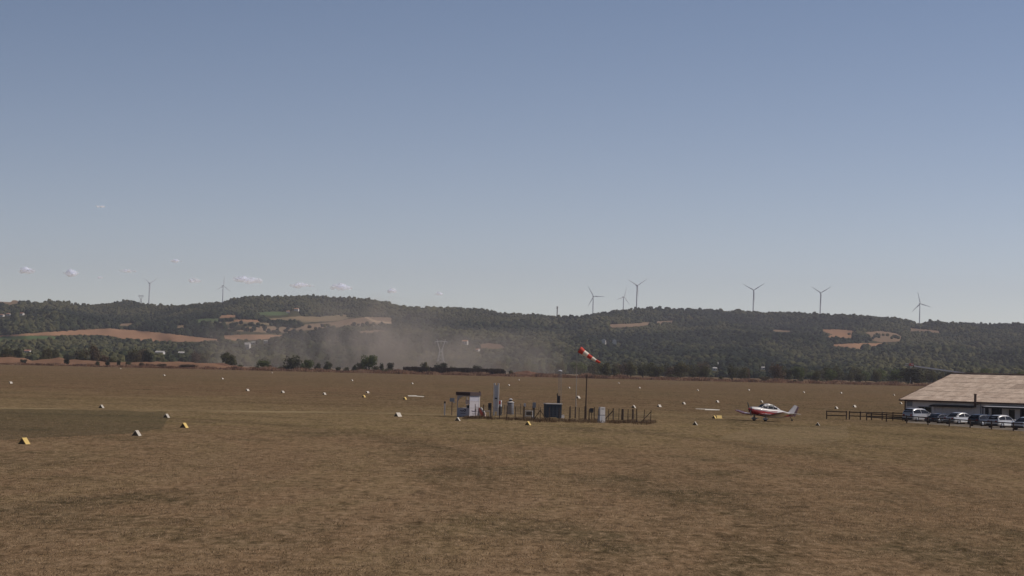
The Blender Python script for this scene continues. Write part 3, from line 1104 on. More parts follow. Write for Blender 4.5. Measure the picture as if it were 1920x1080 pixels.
for u, d in belt:
    h = R.uniform(7.5, 12.5) if u < 430 else R.uniform(6.5, 10.5)
    w = h * R.uniform(0.75, 1.25)
    if u < 430:
        g = 'trees behind the earth bank'
        kind = R.choice(['olive', 'dark', 'brown', 'olive'])
    elif u < 1120:
        g = 'trees in the dust'
        kind = R.choice(['olive', 'green'])
    elif u < 1480:
        g = 'tree belt right of the windsock'
        kind = R.choice(['olive', 'olive', 'olive', 'brown'])
    else:
        g = 'tree belt behind the hangar'
        kind = R.choice(['dark', 'olive', 'olive', 'green'])
    zone = [z_ for lim, z_ in ZONES if u < lim][0]
    lab = '%s %s tree %s, %s the belt' % (('broad ' if w > 1.08 * h else 'slim ' if w < 0.9 * h else '') + ('tall' if h > 9.5 else 'middling' if h > 8 else 'short'), {'olive': 'olive', 'dark': 'dark', 'brown': 'brownish', 'green': 'green'}[kind], zone, 'front of' if d < 1500 else 'back of')
    tree('tree', u, d, w * F / d, h * F / d, kind, lab, 'tree', g)


# ------------------------------------------------------------------ houses on the slopes
M_WHITE = principled('white_render', (0.60, 0.56, 0.51), 0.8, var=0.08, vscale=0.4)
ROOFS = {'slate': principled('dark_slate', (0.10, 0.075, 0.07), 0.8, var=0.1), 'red': principled('red_tiles', (0.36, 0.17, 0.11), 0.9, var=0.2), 'orange': principled('orange_tiles', (0.50, 0.25, 0.14), 0.9, var=0.2), 'grey': principled('pale_roof', (0.50, 0.46, 0.42), 0.8, var=0.1)}
M_PANE = principled('dark_pane', (0.03, 0.035, 0.04), 0.15, spec=0.5)
for px, py, wpx, hpx, roof, lab in HOUSES:
    p = hill_point(px, py)
    k = p.y / F
    w, h, dep = wpx * k, hpx * k, max(6.0, wpx * k * 0.6)
    e = empty('house', (p.x, p.y, p.z - 0.6), R.uniform(-0.5, 0.2) + (1.35 if 'gabled' in lab else 0))
    wallh = h * 0.72 + 0.6
    mb = MB()
    mb.box(-w / 2, w / 2, -dep / 2, dep / 2, 0, wallh)
    mb.prism([(-dep / 2, wallh + 0.002), (dep / 2, wallh + 0.002), (0, wallh + h * 0.28)], 'x', -w / 2, w / 2)
    mb.build('wall', M_WHITE, e)
    mb = MB()
    for s in (-1, 1):
        mb.prism([(s * (dep / 2 + 0.4), wallh - 0.05), (0, wallh + h * 0.28 + 0.12), (0, wallh + h * 0.28 + 0.32), (s * (dep / 2 + 0.4), wallh + 0.15)], 'x', -w / 2 - 0.3, w / 2 + 0.3)
    mb.build('roof', ROOFS[roof], e)
    for q in range(2 if wpx < 15 else 4):
        nn = 2 if wpx < 15 else 4
        x = -w / 2 + w * (q + 0.5) / nn
        MB().box(x - 0.5, x + 0.5, -dep / 2 - 0.03, -dep / 2 - 0.004, wallh * 0.45, wallh * 0.45 + 1.2).build('window', M_PANE, e)
    tag(e, lab, 'house', 'houses on the slopes')

# ------------------------------------------------------------------ the hangar
M_WALL = principled('hangar_wall', (0.70, 0.65, 0.64), 0.85, var=0.10, vscale=0.5)
M_TRIM = principled('brown_trim', (0.085, 0.048, 0.036), 0.8, var=0.15)
M_DARK = principled('dark_metal', (0.030, 0.030, 0.034), 0.6, var=0.2)
M_GLASS = principled('dark_glass', (0.012, 0.012, 0.014), 0.2, spec=0.25)
M_GREY = principled('grey_paint', (0.24, 0.25, 0.27), 0.6, var=0.1)
M_LGREY = principled('light_grey_paint', (0.50, 0.49, 0.50), 0.6, var=0.1)
M_WPAINT = principled('white_paint', (0.58, 0.54, 0.51), 0.5, var=0.06)


def sheet_material():
    m, t, b, pos = new_mat('fibre_cement')
    oi = t.n.new('ShaderNodeObjectInfo')
    n1 = t.noise(t.mapv(pos, (0.9, 0.9, 2.2)), 1.0, 6, 0.75)
    n2 = t.noise(t.mapv(pos, (1.6, 1.6, 5)), 1.0, 6, 0.8)
    c = t.mix(t.ramp(n1, 0.34, 0.66), (0.40, 0.295, 0.225), (0.68, 0.545, 0.43))
    c = t.mix(t.ramp(n2, 0.50, 0.70, 0, 0.8), c, (0.31, 0.225, 0.18))
    hs = t.n.new('ShaderNodeHueSaturation')
    t.put(hs.inputs['Color'], c)
    t.put(hs.inputs['Value'], t.ramp(oi.outputs['Random'], 0, 1, 0.91, 1.08))
    t.put(b.inputs['Base Color'], hs.outputs[0])
    return m


def hangar():
    D0 = 305.0
    k = (1697 - 960) / F
    e = empty('hangar', (k * D0 + 0.3, D0, 0), rad(-45))
    LEN, DEP, EAVE, RIDGE, HALF = 34.0, 23.0, 2.48, 6.05, 11.5
    # walls, with the openings cut as separate slabs
    mb = MB()
    opens = [(2.1, 4.05, 0.45, 1.55), (4.5, 10.6, 0.0, 1.72), (13.1, 14.7, 0.0, 1.75), (15.7, 16.6, 0.35, 1.6), (17.4, 19.6, 0.0, 1.75)]
    x = 0.0
    for a, b_, z0, z1 in opens:
        mb.box(x, a, 0, 0.2, 0, EAVE + 0.1)
        if z0 > 0:
            mb.box(a, b_, 0, 0.2, 0, z0)
        mb.box(a, b_, 0, 0.2, z1, EAVE + 0.1)
        x = b_
    mb.box(x, LEN, 0, 0.2, 0, EAVE + 0.1)
    mb.build('front_wall', M_WALL, e)
    for xe in (0.0, LEN - 0.2):
        MB().prism([(0.21, 0), (DEP, 0), (DEP, EAVE), (HALF, RIDGE - 0.15), (0.21, EAVE + 0.1)], 'x', xe, xe + 0.2).build('gable_wall', M_WALL, e)
    MB().box(0.2, LEN - 0.2, DEP - 0.2, DEP, 0, EAVE).build('rear_wall', M_WALL, e)
    MB().box(-0.06, 0.10, -0.06, -0.004, 0, EAVE).build('corner_post', M_TRIM, e)
    # window
    w = MB().box(2.1, 4.05, 0.10, 0.14, 0.45, 1.55).build('window', M_GLASS, e)
    fr = MB()
    for x0, x1, z0, z1 in ((2.02, 4.13, 1.552, 1.64), (2.02, 4.13, 0.36, 0.448), (2.02, 2.098, 0.45, 1.55), (4.052, 4.13, 0.45, 1.55), (3.05, 3.10, 0.45, 1.55)):
        fr.box(x0, x1, -0.04, 0.09, z0, z1)
    fr.build('frame', M_GREY, w)
    # sliding door of vertical panels under a dark awning
    M_DOOR = principled('door_panel', (0.60, 0.57, 0.59), 0.7, var=0.08, rnd=0.06)
    for q in range(5):
        x0 = 4.5 + q * 1.22
        MB().box(x0 + 0.01, x0 + 1.21, 0.08 + 0.03 * (q % 2), 0.13 + 0.03 * (q % 2), 0.0, 1.72).build('door_panel', M_DOOR, e)
    MB().prism([(-0.004, 1.78), (-0.9, 1.66), (-0.9, 1.78), (-0.004, 1.94)], 'x', 4.3, 10.9).build('awning', M_DARK, e)
    # chimney pipe and rain pipe
    mb = MB()
    mb.bar((11.15, -0.62, 1.9), (11.15, -0.62, 3.35), 0.16, 0.16, 10)
    mb.bar((11.15, -0.62, 3.352), (11.15, -0.62, 3.45), 0.24, 0.20, 10)
    mb.beam((11.15, -0.5, 2.1), (11.15, -0.01, 2.1), 0.08, 0.08)
    mb.build('chimney_pipe', M_TRIM, e)
    mb = MB()
    mb.bar((11.6, -0.08, 0), (11.6, -0.08, 2.4), 0.06, 0.06, 8)
    mb.build('downpipe', M_GREY, e)
    # entrance side: open doorways, door sheets dark for the shade inside, canopy on posts
    for a, b_, z1 in ((13.1, 14.7, 1.75), (17.4, 19.6, 1.75)):
        MB().box(a, b_, 0.16, 0.19, 0, z1).build('door', M_DARK, e)
    MB().box(15.7, 16.6, 0.10, 0.14, 0.35, 1.6).build('window', M_GLASS, e)
    cn = MB().prism([(-0.004, 1.96), (-1.9, 1.82), (-1.9, 1.90), (-0.004, 2.08)], 'x', 13.0, 22.0).build('canopy', M_LGREY, e)
    MB().prism([(-1.93, 1.72), (-1.905, 1.72), (-1.905, 1.92), (-1.93, 1.92)], 'x', 13.0, 22.0).build('canopy_edge', M_DARK, cn)
    for x0 in (13.1, 15.6, 18.6, 21.6):
        MB().box(x0 - 0.05, x0 + 0.05, -1.85, -1.75, 0, 1.84).build('canopy_post', M_DARK, e)
    MB().box(12.3, 12.75, -0.12, -0.004, 0.3, 1.78).build('shutter', M_DARK, e)
    MB().box(0.30, 1.15, -0.06, -0.004, 1.60, 2.25).build('notice_board', M_GREY, e)
    # roof: a deck with rows of corrugated sheets on it
    ang = math.atan2(RIDGE - EAVE, HALF + 0.5)
    mb = MB()
    mb.prism([(-0.5, EAVE - 0.10), (HALF, RIDGE - 0.10), (DEP + 0.5, EAVE - 0.10), (DEP + 0.5, EAVE - 0.16), (HALF, RIDGE - 0.16), (-0.5, EAVE - 0.16)], 'x', -0.55, LEN + 0.5)
    rf = mb.build('roof', M_TRIM, e)
    MB().box(-0.58, LEN + 0.5, -0.60, -0.52, EAVE - 0.22, EAVE - 0.03).build('gutter', M_TRIM, rf)
    MB().prism([(HALF - 0.28, RIDGE - 0.02), (HALF, RIDGE + 0.07), (HALF + 0.28, RIDGE - 0.02), (HALF, RIDGE + 0.02)], 'x', -0.6, LEN + 0.5).build('ridge_cap', M_TRIM, rf)
    for side in (-1,):
        MB().prism([(-0.55, EAVE - 0.19), (HALF, RIDGE - 0.19), (HALF, RIDGE + 0.0), (-0.55, EAVE + 0.0)], 'x', -0.62, -0.565).build('verge_board', M_TRIM, rf)
    sw, sl = 1.05, 2.12
    nseg = 26
    vs, fs = [], []
    for yy in (0, sl):
        for q in range(nseg + 1):
            vs.append((sw * q / nseg, yy, 0.028 * math.sin(2 * math.pi * q / nseg * 6)))
    for q in range(nseg):
        fs.append((q, q + 1, nseg + 2 + q, nseg + 1 + q))
    mats = sheet_material()
    me = bpy.data.meshes.new('roof_sheet')
    me.from_pydata(vs, [], fs)
    me.materials.append(mats)
    me.polygons.foreach_set('use_smooth', [True] * len(me.polygons))
    patch = me.copy()
    patch.materials.clear()
    patch.materials.append(principled('brown_patch', (0.37, 0.275, 0.21), 0.9, var=0.2, vscale=2))
    rows, cols = 6, 33
    for r in range(rows):
        for c in range(cols):
            t = r * (HALF + 0.5) / math.cos(ang) / rows
            o = link('roof_sheet', patch if (r in (3,) and c in (12, 13)) else me, None, rf)
            o.location = (-0.55 + c * sw, -0.5 + t * math.cos(ang), EAVE - 0.06 + t * math.sin(ang) + 0.03)
            o.rotation_euler = (ang - 0.012 + R.uniform(-.004, .004), 0, R.uniform(-.003, .003))
    # far slope, out of sight
    tag(e, 'long low hangar with lichen-stained corrugated roof and grey wall', 'hangar')
    return e


hangar()

# ------------------------------------------------------------------ parked cars
M_TYRE = principled('tyre', (0.018, 0.018, 0.019), 0.9)
M_RIM = principled('wheel_rim', (0.30, 0.30, 0.32), 0.35, metal=0.8)
M_TAIL = principled('tail_light', (0.30, 0.018, 0.015), 0.2)
M_HEADL = principled('head_light', (0.65, 0.66, 0.68), 0.1)
M_BUMP = principled('black_plastic', (0.03, 0.03, 0.032), 0.6)


def car(px, py, rz, col, L, Wd, H, label, style='hatch'):
    e = empty('parked_car', gp(px, py), rz)
    paint = principled('car_paint_%d' % (len(MATS)), col, 0.28, metal=0.25, coat=0.6, spec=0.5)
    hw = Wd / 2
    xr, xf = -L / 2, L / 2
    belt = 0.60 * H
    # lower body: rings along x (x, half width, underside, upper edge)
    st = [(xr, .86, .34, belt * .80), (xr + .06, .93, .26, belt * .98), (xr + .30, .99, .20, belt), (-0.2 * L, 1.0, .19, belt), (0.05 * L, 1.0, .19, belt * .99),
          (0.22 * L, .99, .19, belt * .97), (0.36 * L, .97, .20, belt * .87), (xf - .22, .92, .22, belt * .74), (xf - .05, .84, .28, belt * .60), (xf, .74, .36, belt * .50)]
    rings = []
    for x, w, zb, zt in st:
        w *= hw
        m = (zb + zt) / 2
        rings.append([(x, -w * .90, zb), (x, -w, zb + .10), (x, -w * 1.0, m), (x, -w * .95, zt - .05), (x, -w * .84, zt), (x, w * .84, zt), (x, w * .95, zt - .05), (x, w, m), (x, w, zb + .10), (x, w * .90, zb)])
    body = MB().loft(rings).build('body', paint, e, True)
    # cabin: lofted along its roof line
    pf = {'hatch': [(-.485, None), (-.45, .80), (-.37, .94), (-.24, .995), (-.04, 1.0), (.07, .955), (.16, .81), (.265, None)],
          'van': [(-.490, None), (-.465, .82), (-.40, .96), (-.26, 1.0), (-.02, 1.0), (.10, .945), (.20, .80), (.31, None)],
          'sedan': [(-.40, None), (-.31, .79), (-.21, .94), (-.09, 1.0), (.02, .99), (.10, .92), (.18, .78), (.265, None)]}[style]
    zb = belt - .02
    PR = [(x * L, zb if z is None else z * H) for x, z in pf]
    wb, wt = hw * .93, hw * .70
    zprof = lambda x: float(np.interp(x, [p[0] for p in PR], [p[1] for p in PR]))
    yside = lambda z: wb + (wt - wb) * (z - zb) / (H - zb)
    rr = []
    for x, z in PR:
        z = max(z, zb + .01)
        zs = zb + (z - zb) * .80
        yt = yside(zs)
        rr.append([(x, -wb, zb), (x, -yt, zs), (x, -yt * .84, z - .012), (x, 0, z + .004), (x, yt * .84, z - .012), (x, yt, zs), (x, wb, zb)])
    MB().loft(rr).build('cabin', paint, e, True)

    def strip(name, xs):
        mb = MB()
        up = []
        for x in xs:
            z = zprof(x)
            g = Vector((-(zprof(x + .02) - zprof(x - .02)), 0, .04)).normalized() * .016
            w_ = max(yside(zb + (z - zb) * .8) * .80, .3)
            up += [(x + g.x, -w_, z + g.z), (x + g.x, w_, z + g.z)]
        mb.add(up, [(2 * k, 2 * k + 1, 2 * k + 3, 2 * k + 2) for k in range(len(xs) - 1)])
        mb.build(name, M_GLASS, e)
    xa = [p[0] for p in PR]
    strip('windscreen', list(np.linspace(xa[5] - .02 * L, xa[7] - .02 * L, 5)))
    strip('rear_window', list(np.linspace(xa[0] + .012 * L, xa[2] - .01 * L, 4)))
    x0, x1 = xa[1] + .02 * L, xa[6] + .02 * L
    xm = x0 + (x1 - x0) * .50
    for sy in (-1, 1):
        for u0, u1 in ((x0, xm - .04), (xm + .04, x1)):
            top, bot = [], []
            for x in np.linspace(u0, u1, 6):
                z1 = max(zb + .06, zb + (zprof(x) - zb) * .80 - .02)
                bot.append((x, sy * (yside(zb + .05) + .012), zb + .05))
                top.append((x, sy * (yside(z1) + .012), z1))
            MB().add(bot + top[::-1], [tuple(range(12))]).build('side_window', M_GLASS, e)
    # wheels
    wr = .31
    for sx in (-.31, .32):
        for sy in (-1, 1):
            mb = MB()
            mb.bar((sx * L, sy * (hw - .20), wr), (sx * L, sy * (hw + .012), wr), wr, wr, 18)
            t = mb.build('wheel', M_TYRE, e, True)
            mb = MB()
            mb.bar((sx * L, sy * (hw + .010), wr), (sx * L, sy * (hw + .022), wr), wr * .64, wr * .58, 14)
            mb.build('rim', M_RIM, t)
    for sy in (-1, 1):
        MB().box(xr - .012, xr + .10, sy * hw * .62 - .12, sy * hw * .62 + .12, belt * .72, belt * .92).build('tail_light', M_TAIL, e)
        MB().box(xf - .24, xf - .06, sy * hw * .66 - .13, sy * hw * .66 + .13, belt * .56, belt * .68).build('headlight', M_HEADL, e)
        MB().box(.19 * L, .24 * L, sy * (hw + .10) - .08, sy * (hw + .10) + .08, belt, belt + .12).build('mirror', paint, e)
    MB().box(xr - .05, xr + .12, -hw * .88, hw * .88, .30, .46).build('rear_bumper', M_BUMP, e)
    MB().box(xr - .018, xr + .02, -.26, .26, .52, .63).build('number_plate', M_WPAINT, e)
    tag(e, label, 'car', 'cars parked by the hangar')
    return e


SIL, WHT, DRK, BLU, PAL = (0.42, 0.41, 0.41), (0.56, 0.54, 0.52), (0.035, 0.035, 0.042), (0.03, 0.034, 0.045), (0.55, 0.55, 0.56)
car(1722, 790.4, rad(42), SIL, 4.3, 1.78, 1.62, 'silver people carrier parked at the hangar corner, leftmost of the cars', 'van')
car(1763, 793.6, rad(42), DRK, 4.1, 1.70, 1.18, 'low dark car between the silver people carrier and a white saloon', 'sedan')
car(1801, 795.4, rad(40), WHT, 4.4, 1.76, 1.40, 'white saloon parked in front of the sliding door', 'sedan')
car(1844, 799.0, rad(42), BLU, 4.0, 1.70, 1.36, 'dark hatchback between the white saloon and a white hatchback', 'hatch')
car(1880, 802.2, rad(42), WHT, 3.9, 1.70, 1.44, 'white hatchback parked under the hangar canopy', 'hatch')
car(1930, 806.4, rad(42), PAL, 4.4, 1.76, 1.42, 'pale grey car cut by the right picture edge', 'sedan')

# ------------------------------------------------------------------ wooden rail fences
M_WOOD = principled('stained_wood', (0.060, 0.036, 0.024), 0.9, var=0.25, vscale=1.5)


def rail_fence(posts, h, label, rails=(0.45, 0.90)):
    P = [gp(x, y) for x, y in posts]
    e = empty('rail_fence', P[0])
    o = P[0]
    for p in P:
        q = p - o
        hh = h + R.uniform(-.04, .04)
        MB().bar((q.x, q.y, 0), (q.x + R.uniform(-.02, .02), q.y, hh), .075, .07, 7).build('post', M_WOOD, e)
    for a, b in zip(P[:-1], P[1:]):
        for z in rails:
            d = (b - a).normalized() * 0.0
            MB().beam(a - o + Vector((0, -0.085, z * h + R.uniform(-.02, .02))), b - o + Vector((0, -0.085, z * h + R.uniform(-.02, .02))), .05, .12).build('rail', M_WOOD, e)
    tag(e, label, 'fence')
    return e


rail_fence([(1550, 785.8), (1587, 786.6)], 1.05, 'short two-post section of wooden rail fence, left end')
rail_fence([(1592.5, 786.6), (1613, 787.2), (1634, 787.6), (1654, 788.0), (1674, 788.6), (1693, 789.2)], 1.02, 'wooden rail fence running straight to the hangar corner')
rail_fence([(1625, 788.2), (1662, 790.6), (1700, 793.6), (1740, 796.8), (1780, 799.6), (1819, 802.4), (1859, 805.2), (1900, 808.4), (1944, 811.8)], 0.92, 'wooden rail fence running in front of the parked cars')

# ------------------------------------------------------------------ wedge markers on the field
M_YEL = principled('yellow_marker', (0.66, 0.46, 0.14), 0.6, var=0.12, vscale=4, rnd=0.06)
M_MWH = principled('white_marker', (0.50, 0.44, 0.36), 0.6, var=0.12, vscale=4, rnd=0.06)
M_MEND = principled('marker_end_shade', (0.10, 0.075, 0.045), 0.8)  # shade of the gable ends, put into the panel colour


def marker_meshes(mat):
    w, h, l = .30, .42, .34
    mb = MB()
    for s in (-1, 1):
        mb.prism([(s * w, 0), (s * .015, h), (s * .015 - s * .02, h - .03), (s * (w - .03), 0)], 'y', -l, l)
    a = mb.mesh('shell', mat)
    mb = MB()
    for y in (-l + .02, l - .04):
        mb.prism([(-w + .035, .004), (w - .035, .004), (0, h - .05)], 'y', y, y + .02)
    b = mb.mesh('end_panel', M_MEND)
    return a, b


MK = {'y': marker_meshes(M_YEL), 'w': marker_meshes(M_MWH)}


def marker(px, py, kind, rz, label, group=None, sc=1.0, long_=1.0):
    e = empty('wedge_marker', gp(px, py), rad(rz))
    for nm, me in zip(('shell', 'end_panel'), MK[kind]):
        o = link(nm, me, None, e)
        o.scale = (sc, sc * long_, sc)
    tag(e, label, 'marker', group)


for px, py, kind, rz, sc, lg, lab in [
    (45, 832.5, 'y', -14, 0.95, 1, 'yellow wedge marker, nearest the camera at far left'),
    (256, 817, 'w', -10, 0.92, 1, 'white wedge marker at the lower corner of the dark grass patch'),
    (345, 802, 'y', -12, 0.95, 1, 'yellow wedge marker on the pale grass right of the dark patch'),
    (312, 783, 'w', -12, 0.85, 1, 'white wedge marker at the upper corner of the dark grass patch'),
    (190, 765, 'w', -10, 0.85, 1, 'white wedge marker just beyond the pale path at left'),
    (746, 781, 'w', -34, 1.0, 1, 'bright white wedge marker standing left of the kiosk posts'),
    (858, 789, 'w', -10, 0.85, 1, 'white wedge marker in front of the kiosk'),
    (990, 797, 'y', -16, 0.85, 1, 'yellow wedge marker in front of the wire fence'),
    (1303, 797, 'w', -12, 0.85, 1, 'white wedge marker between the wire fence and the aircraft'),
    (1339, 784.5, 'y', -20, 0.8, 1, 'narrow yellow wedge marker touching the broad yellow one'),
    (1348, 784.5, 'y', -74, 0.85, 1.1, 'broad yellow wedge marker seen side-on left of the aircraft'),
    (1533, 798, 'w', -12, 0.8, 1, 'white wedge marker right of the aircraft tail'),
    (682, 745, 'y', -20, 0.9, 1, 'left yellow marker of the two beyond the path'),
    (759, 749, 'y', -20, 0.9, 1, 'yellow marker beside the white ground marking'),
    (1188, 765, 'w', -18, 1.0, 1, 'white marker behind the gate posts of the fence'),
    (1084, 747, 'w', -30, 1.1, 1, 'white marker at the foot of the windsock pole'),
]:
    marker(px, py, kind, rz, lab, 'wedge markers on the field', sc, lg)
for row, lab in ((((20, 719), (226, 691.5), (308, 704.5), (417, 711)), 'small white marker at the far left of the field'),
                 (((464, 733), (530, 736.5), (608, 740), (689, 737)), 'small white marker in the row left of the kiosk'),
                 (((510, 699.5), (660, 714), (757, 700.5), (773, 720)), 'tiny white marker near the far edge left of the kiosk'),
                 (((954, 723), (973, 713), (1067, 728), (1160, 719), (1199, 728)), 'tiny white marker far out beyond the wire fence'),
                 (((1236, 763), (1282, 758), (1345, 754.5), (1428, 754.5)), 'small white marker in the row left of the aircraft'),
                 (((1308, 732.5), (1404, 732), (1507, 736.5), (1577, 737.5), (1676, 741.5)), 'tiny white marker far out beyond the aircraft'),
                 (((1568, 766.5), (1602, 763.5), (1689, 757.5)), 'small white marker beyond the wooden rail fence')):
    for nth, (px, py) in enumerate(row):
        marker(px, py, 'w', R.uniform(-40, -24), lab + ', ' + ('first', 'second', 'third', 'fourth', 'fifth')[nth] + ' from left', 'wedge markers on the field', 0.86)

# ------------------------------------------------------------------ the fuel station
M_KBLUE = principled('kiosk_panel', (0.40, 0.38, 0.42), 0.5, var=0.05)
M_KWHITE = principled('kiosk_white', (0.44, 0.40, 0.41), 0.5, var=0.05)
M_ROOFK = principled('kiosk_roof', (0.060, 0.036, 0.036), 0.7, var=0.15)
M_LOGO = principled('dark_logo', (0.045, 0.035, 0.065), 0.6)
M_RED = principled('red_paint', (0.55, 0.06, 0.045), 0.5, var=0.1)
M_NOTICE = principled('notice_sheet', (0.72, 0.55, 0.48), 0.6)
M_PGLASS = principled('perspex', (0.75, 0.72, 0.66), 0.1)


def kiosk():
    c = gp(880, 782.5)                      # nearest corner
    e = empty('kiosk', c, rad(-36.5))       # local x runs right-and-away is -x..., front face looks to -y
    # local frame: corner at origin; front (left) face from x=-1.70..0 at y=0; side (right) face from y=0..1.70 at x=0
    S, Hh, T, mid = 1.70, 2.32, 0.06, 0.98
    # front face: lower panel, posts, header with an arched corner
    MB().box(-S + .06, -.06, .004, T, .06, mid).build('front_panel', M_KBLUE, e)
    MB().box(-S + .06, -.06, .004, T, Hh - .10, Hh).build('front_header', M_KWHITE, e)
    arch = [(-S + .06, Hh - .102), (-S + .06, mid + .72)]
    for k in range(8):
        a = math.pi - math.pi / 2 * k / 7
        arch.append((-S + .72 + .60 * math.cos(a), mid + .66 + .52 * math.sin(a)))
    arch.append((-S + .72, Hh - .102))
    MB().prism(arch, 'y', .004, T).build('arch_corner', M_KWHITE, e)
    for x in (-S, -.06):
        MB().box(x, x + .06, 0, .06, 0, Hh).build('corner_post', M_KWHITE, e)
    # right face: two panels and a hood
    MB().box(-T, -.004, .062, S - .06, .06, mid).build('side_panel', M_KWHITE, e)
    MB().box(-T, -.004, .062, S - .06, mid + .02, Hh - .62).build('side_screen', M_KWHITE, e)
    MB().box(-T, -.002, .062, S - .06, Hh - .60, Hh).build('side_header', M_KBLUE, e)
    MB().box(-.06, .03, S - .06, S + .06, 0, Hh).build('corner_post', M_WPAINT, e)
    # rear and left faces, open above
    MB().box(-S + .06, -.06, S - T, S - .004, .06, mid).build('rear_panel', M_KBLUE, e)
    MB().box(-S + .004, -S + T, .062, S - .06, .06, mid).build('left_panel', M_KBLUE, e)
    MB().box(-S, -S + .06, S - .06, S, 0, Hh).build('corner_post', M_KWHITE, e)
    MB().box(-S, .0, 0.0, S, 0, .055).build('floor_slab', M_GREY, e)
    rf = MB().box(-S - .10, .14, -.12, S + .10, Hh + .002, Hh + .36).build('roof', M_ROOFK, e)
    MB().box(-.05, .10, S - .06, S + .06, Hh + .362, Hh + .46).build('roof_vent', M_ROOFK, rf)
    # payment terminal and its notice inside
    MB().box(-.80, -.20, .55, .95, .06, mid + .30).build('terminal', M_DARK, e)
    MB().box(-.95, -.18, .50, .54, mid + .42, mid + .86).build('notice', M_NOTICE, e)

    def logo(axis):
        # dark swoosh with a curl to the right, as painted on the panels
        pts = [(-.42, .12), (-.30, .05), (-.12, .02), (.06, .07), (.20, .00), (.34, .06), (.36, .18), (.24, .22), (.14, .17)]
        mb = MB()
        for a, b in zip(pts[:-1], pts[1:]):
            if axis == 'f':
                p, q = (-.85 + a[0], -.004, .62 + a[1]), (-.85 + b[0], -.004, .62 + b[1])
                mb.beam(p, q, .012, .085)
            else:
                p, q = (.004, .80 + a[0], .60 + a[1]), (.004, .80 + b[0], .60 + b[1])
                mb.beam(p, q, .012, .085)
        mb.build('logo', M_LOGO, e)
        mb = MB()
        if axis == 'f':
            mb.box(-1.2, -.5, -.004, .002, .36, .41)
        else:
            mb.box(-.002, .004, .45, 1.15, .34, .39)
        mb.build('caption_strip', M_LOGO, e)
    logo('f')
    logo('s')
    tag(e, 'white and blue-grey fuel kiosk with flat dark roof and arched opening', 'kiosk')


kiosk()


def P(px, py):
    return gp(px, py)


def hgt(px0, py_base, py_top):
    p = gp(px0, py_base)
    return (py_base - py_top) * p.y / F


def thing(name, px, py, label, cat, rz=0.0, group=None):
    e = empty(name, P(px, py), rz)
    tag(e, label, cat, group)
    return e


# white post with a dark cap
e = thing('bollard_post', 833.5, 778.5, 'slim white post with dark cap left of the kiosk', 'post')
MB().box(-.07, .07, -.07, .07, 0, 1.30).build('shaft', M_WPAINT, e)
MB().box(-.09, .09, -.09, .09, 1.302, 1.52).build('cap', M_DARK, e)
# call box on a pole
e = thing('call_box', 847, 778.5, 'grey call box on a dark pole beside the kiosk', 'box')
MB().bar((0, 0, 0), (0, 0, 1.52), .045, .045, 8).build('pole', M_TRIM, e)
MB().box(-.26, .26, -.12, .12, 1.50, 1.90).build('housing', M_GREY, e)
MB().box(.08, .36, -.10, .06, 1.40, 1.48).build('shelf', M_LGREY, e)
# red and white barrier leaning beside the kiosk
e = thing('barrier', 902.5, 782.5, 'leaning red and white barrier panel right of the kiosk', 'barrier', rad(-12))
mb = MB()
mb.prism([(-.34, .98), (-.18, 1.02), (.36, .30), (.36, 0), (.05, 0)], 'y', -.14, .14)
mb.build('panel', M_RED, e)
mb = MB()
mb.prism([(-.17, 1.06), (-.04, 1.06), (.40, .52), (.37, .32)], 'y', -.15, .15)
mb.build('white_band', M_WPAINT, e)
MB().box(.362, .46, -.15, .15, 0.0, .48).build('end_plate', M_NOTICE, e)
# control box on a wooden post
e = thing('control_box', 920, 784, 'dark control box on a post left of the white pillars', 'box')
MB().box(-.06, .06, -.05, .07, 0, 1.62).build('post', M_WOOD, e)
MB().box(-.30, .05, -.20, -.052, .86, 1.60).build('housing', M_DARK, e)
# bench rail between barrier and control box
e = thing('low_rail', 912, 782, 'low pale rail beside the red and white barrier', 'rail')
for x in (-.35, .35):
    MB().box(x - .03, x + .03, -.03, .03, 0, .60).build('leg', M_LGREY, e)
MB().box(-.48, .48, -.05, .05, .602, .70).build('bar', M_WPAINT, e)

# tall twin pillars
e = thing('vent_pillars', 929.5, 779, 'pair of tall white vent pillars behind the kiosk', 'pillars', rad(-8))
for x in (-.22, .22):
    p = MB().box(x - .085, x + .085, -.08, .08, 0, 3.50).build('pillar', M_WPAINT, e)
    MB().box(x - .10, x + .10, -.10, .10, 3.502, 3.60).build('cap', M_WPAINT, p)
MB().box(-.133, .133, -.03, .03, .45, 3.38).build('infill_panel', M_LGREY, e)
MB().box(-.14, .14, -.10, -.032, 1.85, 1.98).build('bracket', M_DARK, e)

# fuel pump
e = thing('fuel_pump', 936.5, 779, 'dark fuel pump with red and white upper panel', 'pump', rad(-20))
MB().box(-.20, .20, -.18, .18, 0, 1.02).build('cabinet', M_DARK, e)
MB().box(-.19, .19, -.17, .17, 1.022, 1.70).build('display_head', M_LGREY, e)
MB().box(-.06, .195, -.185, -.172, 1.25, 1.66).build('red_panel', M_RED, e)
MB().bar((-.12, 0, 1.70), (-.12, 0, 2.05), .07, .05, 8).build('hose_mast', M_TRIM, e)
mb = MB()
pp = [(.215, 0, 1.5), (.30, 0, 1.0), (.30, 0, .45), (.22, 0, .22)]
for a, b in zip(pp[:-1], pp[1:]):
    mb.bar(a, b, .022, .022, 6)
mb.build('hose', M_TYRE, e)

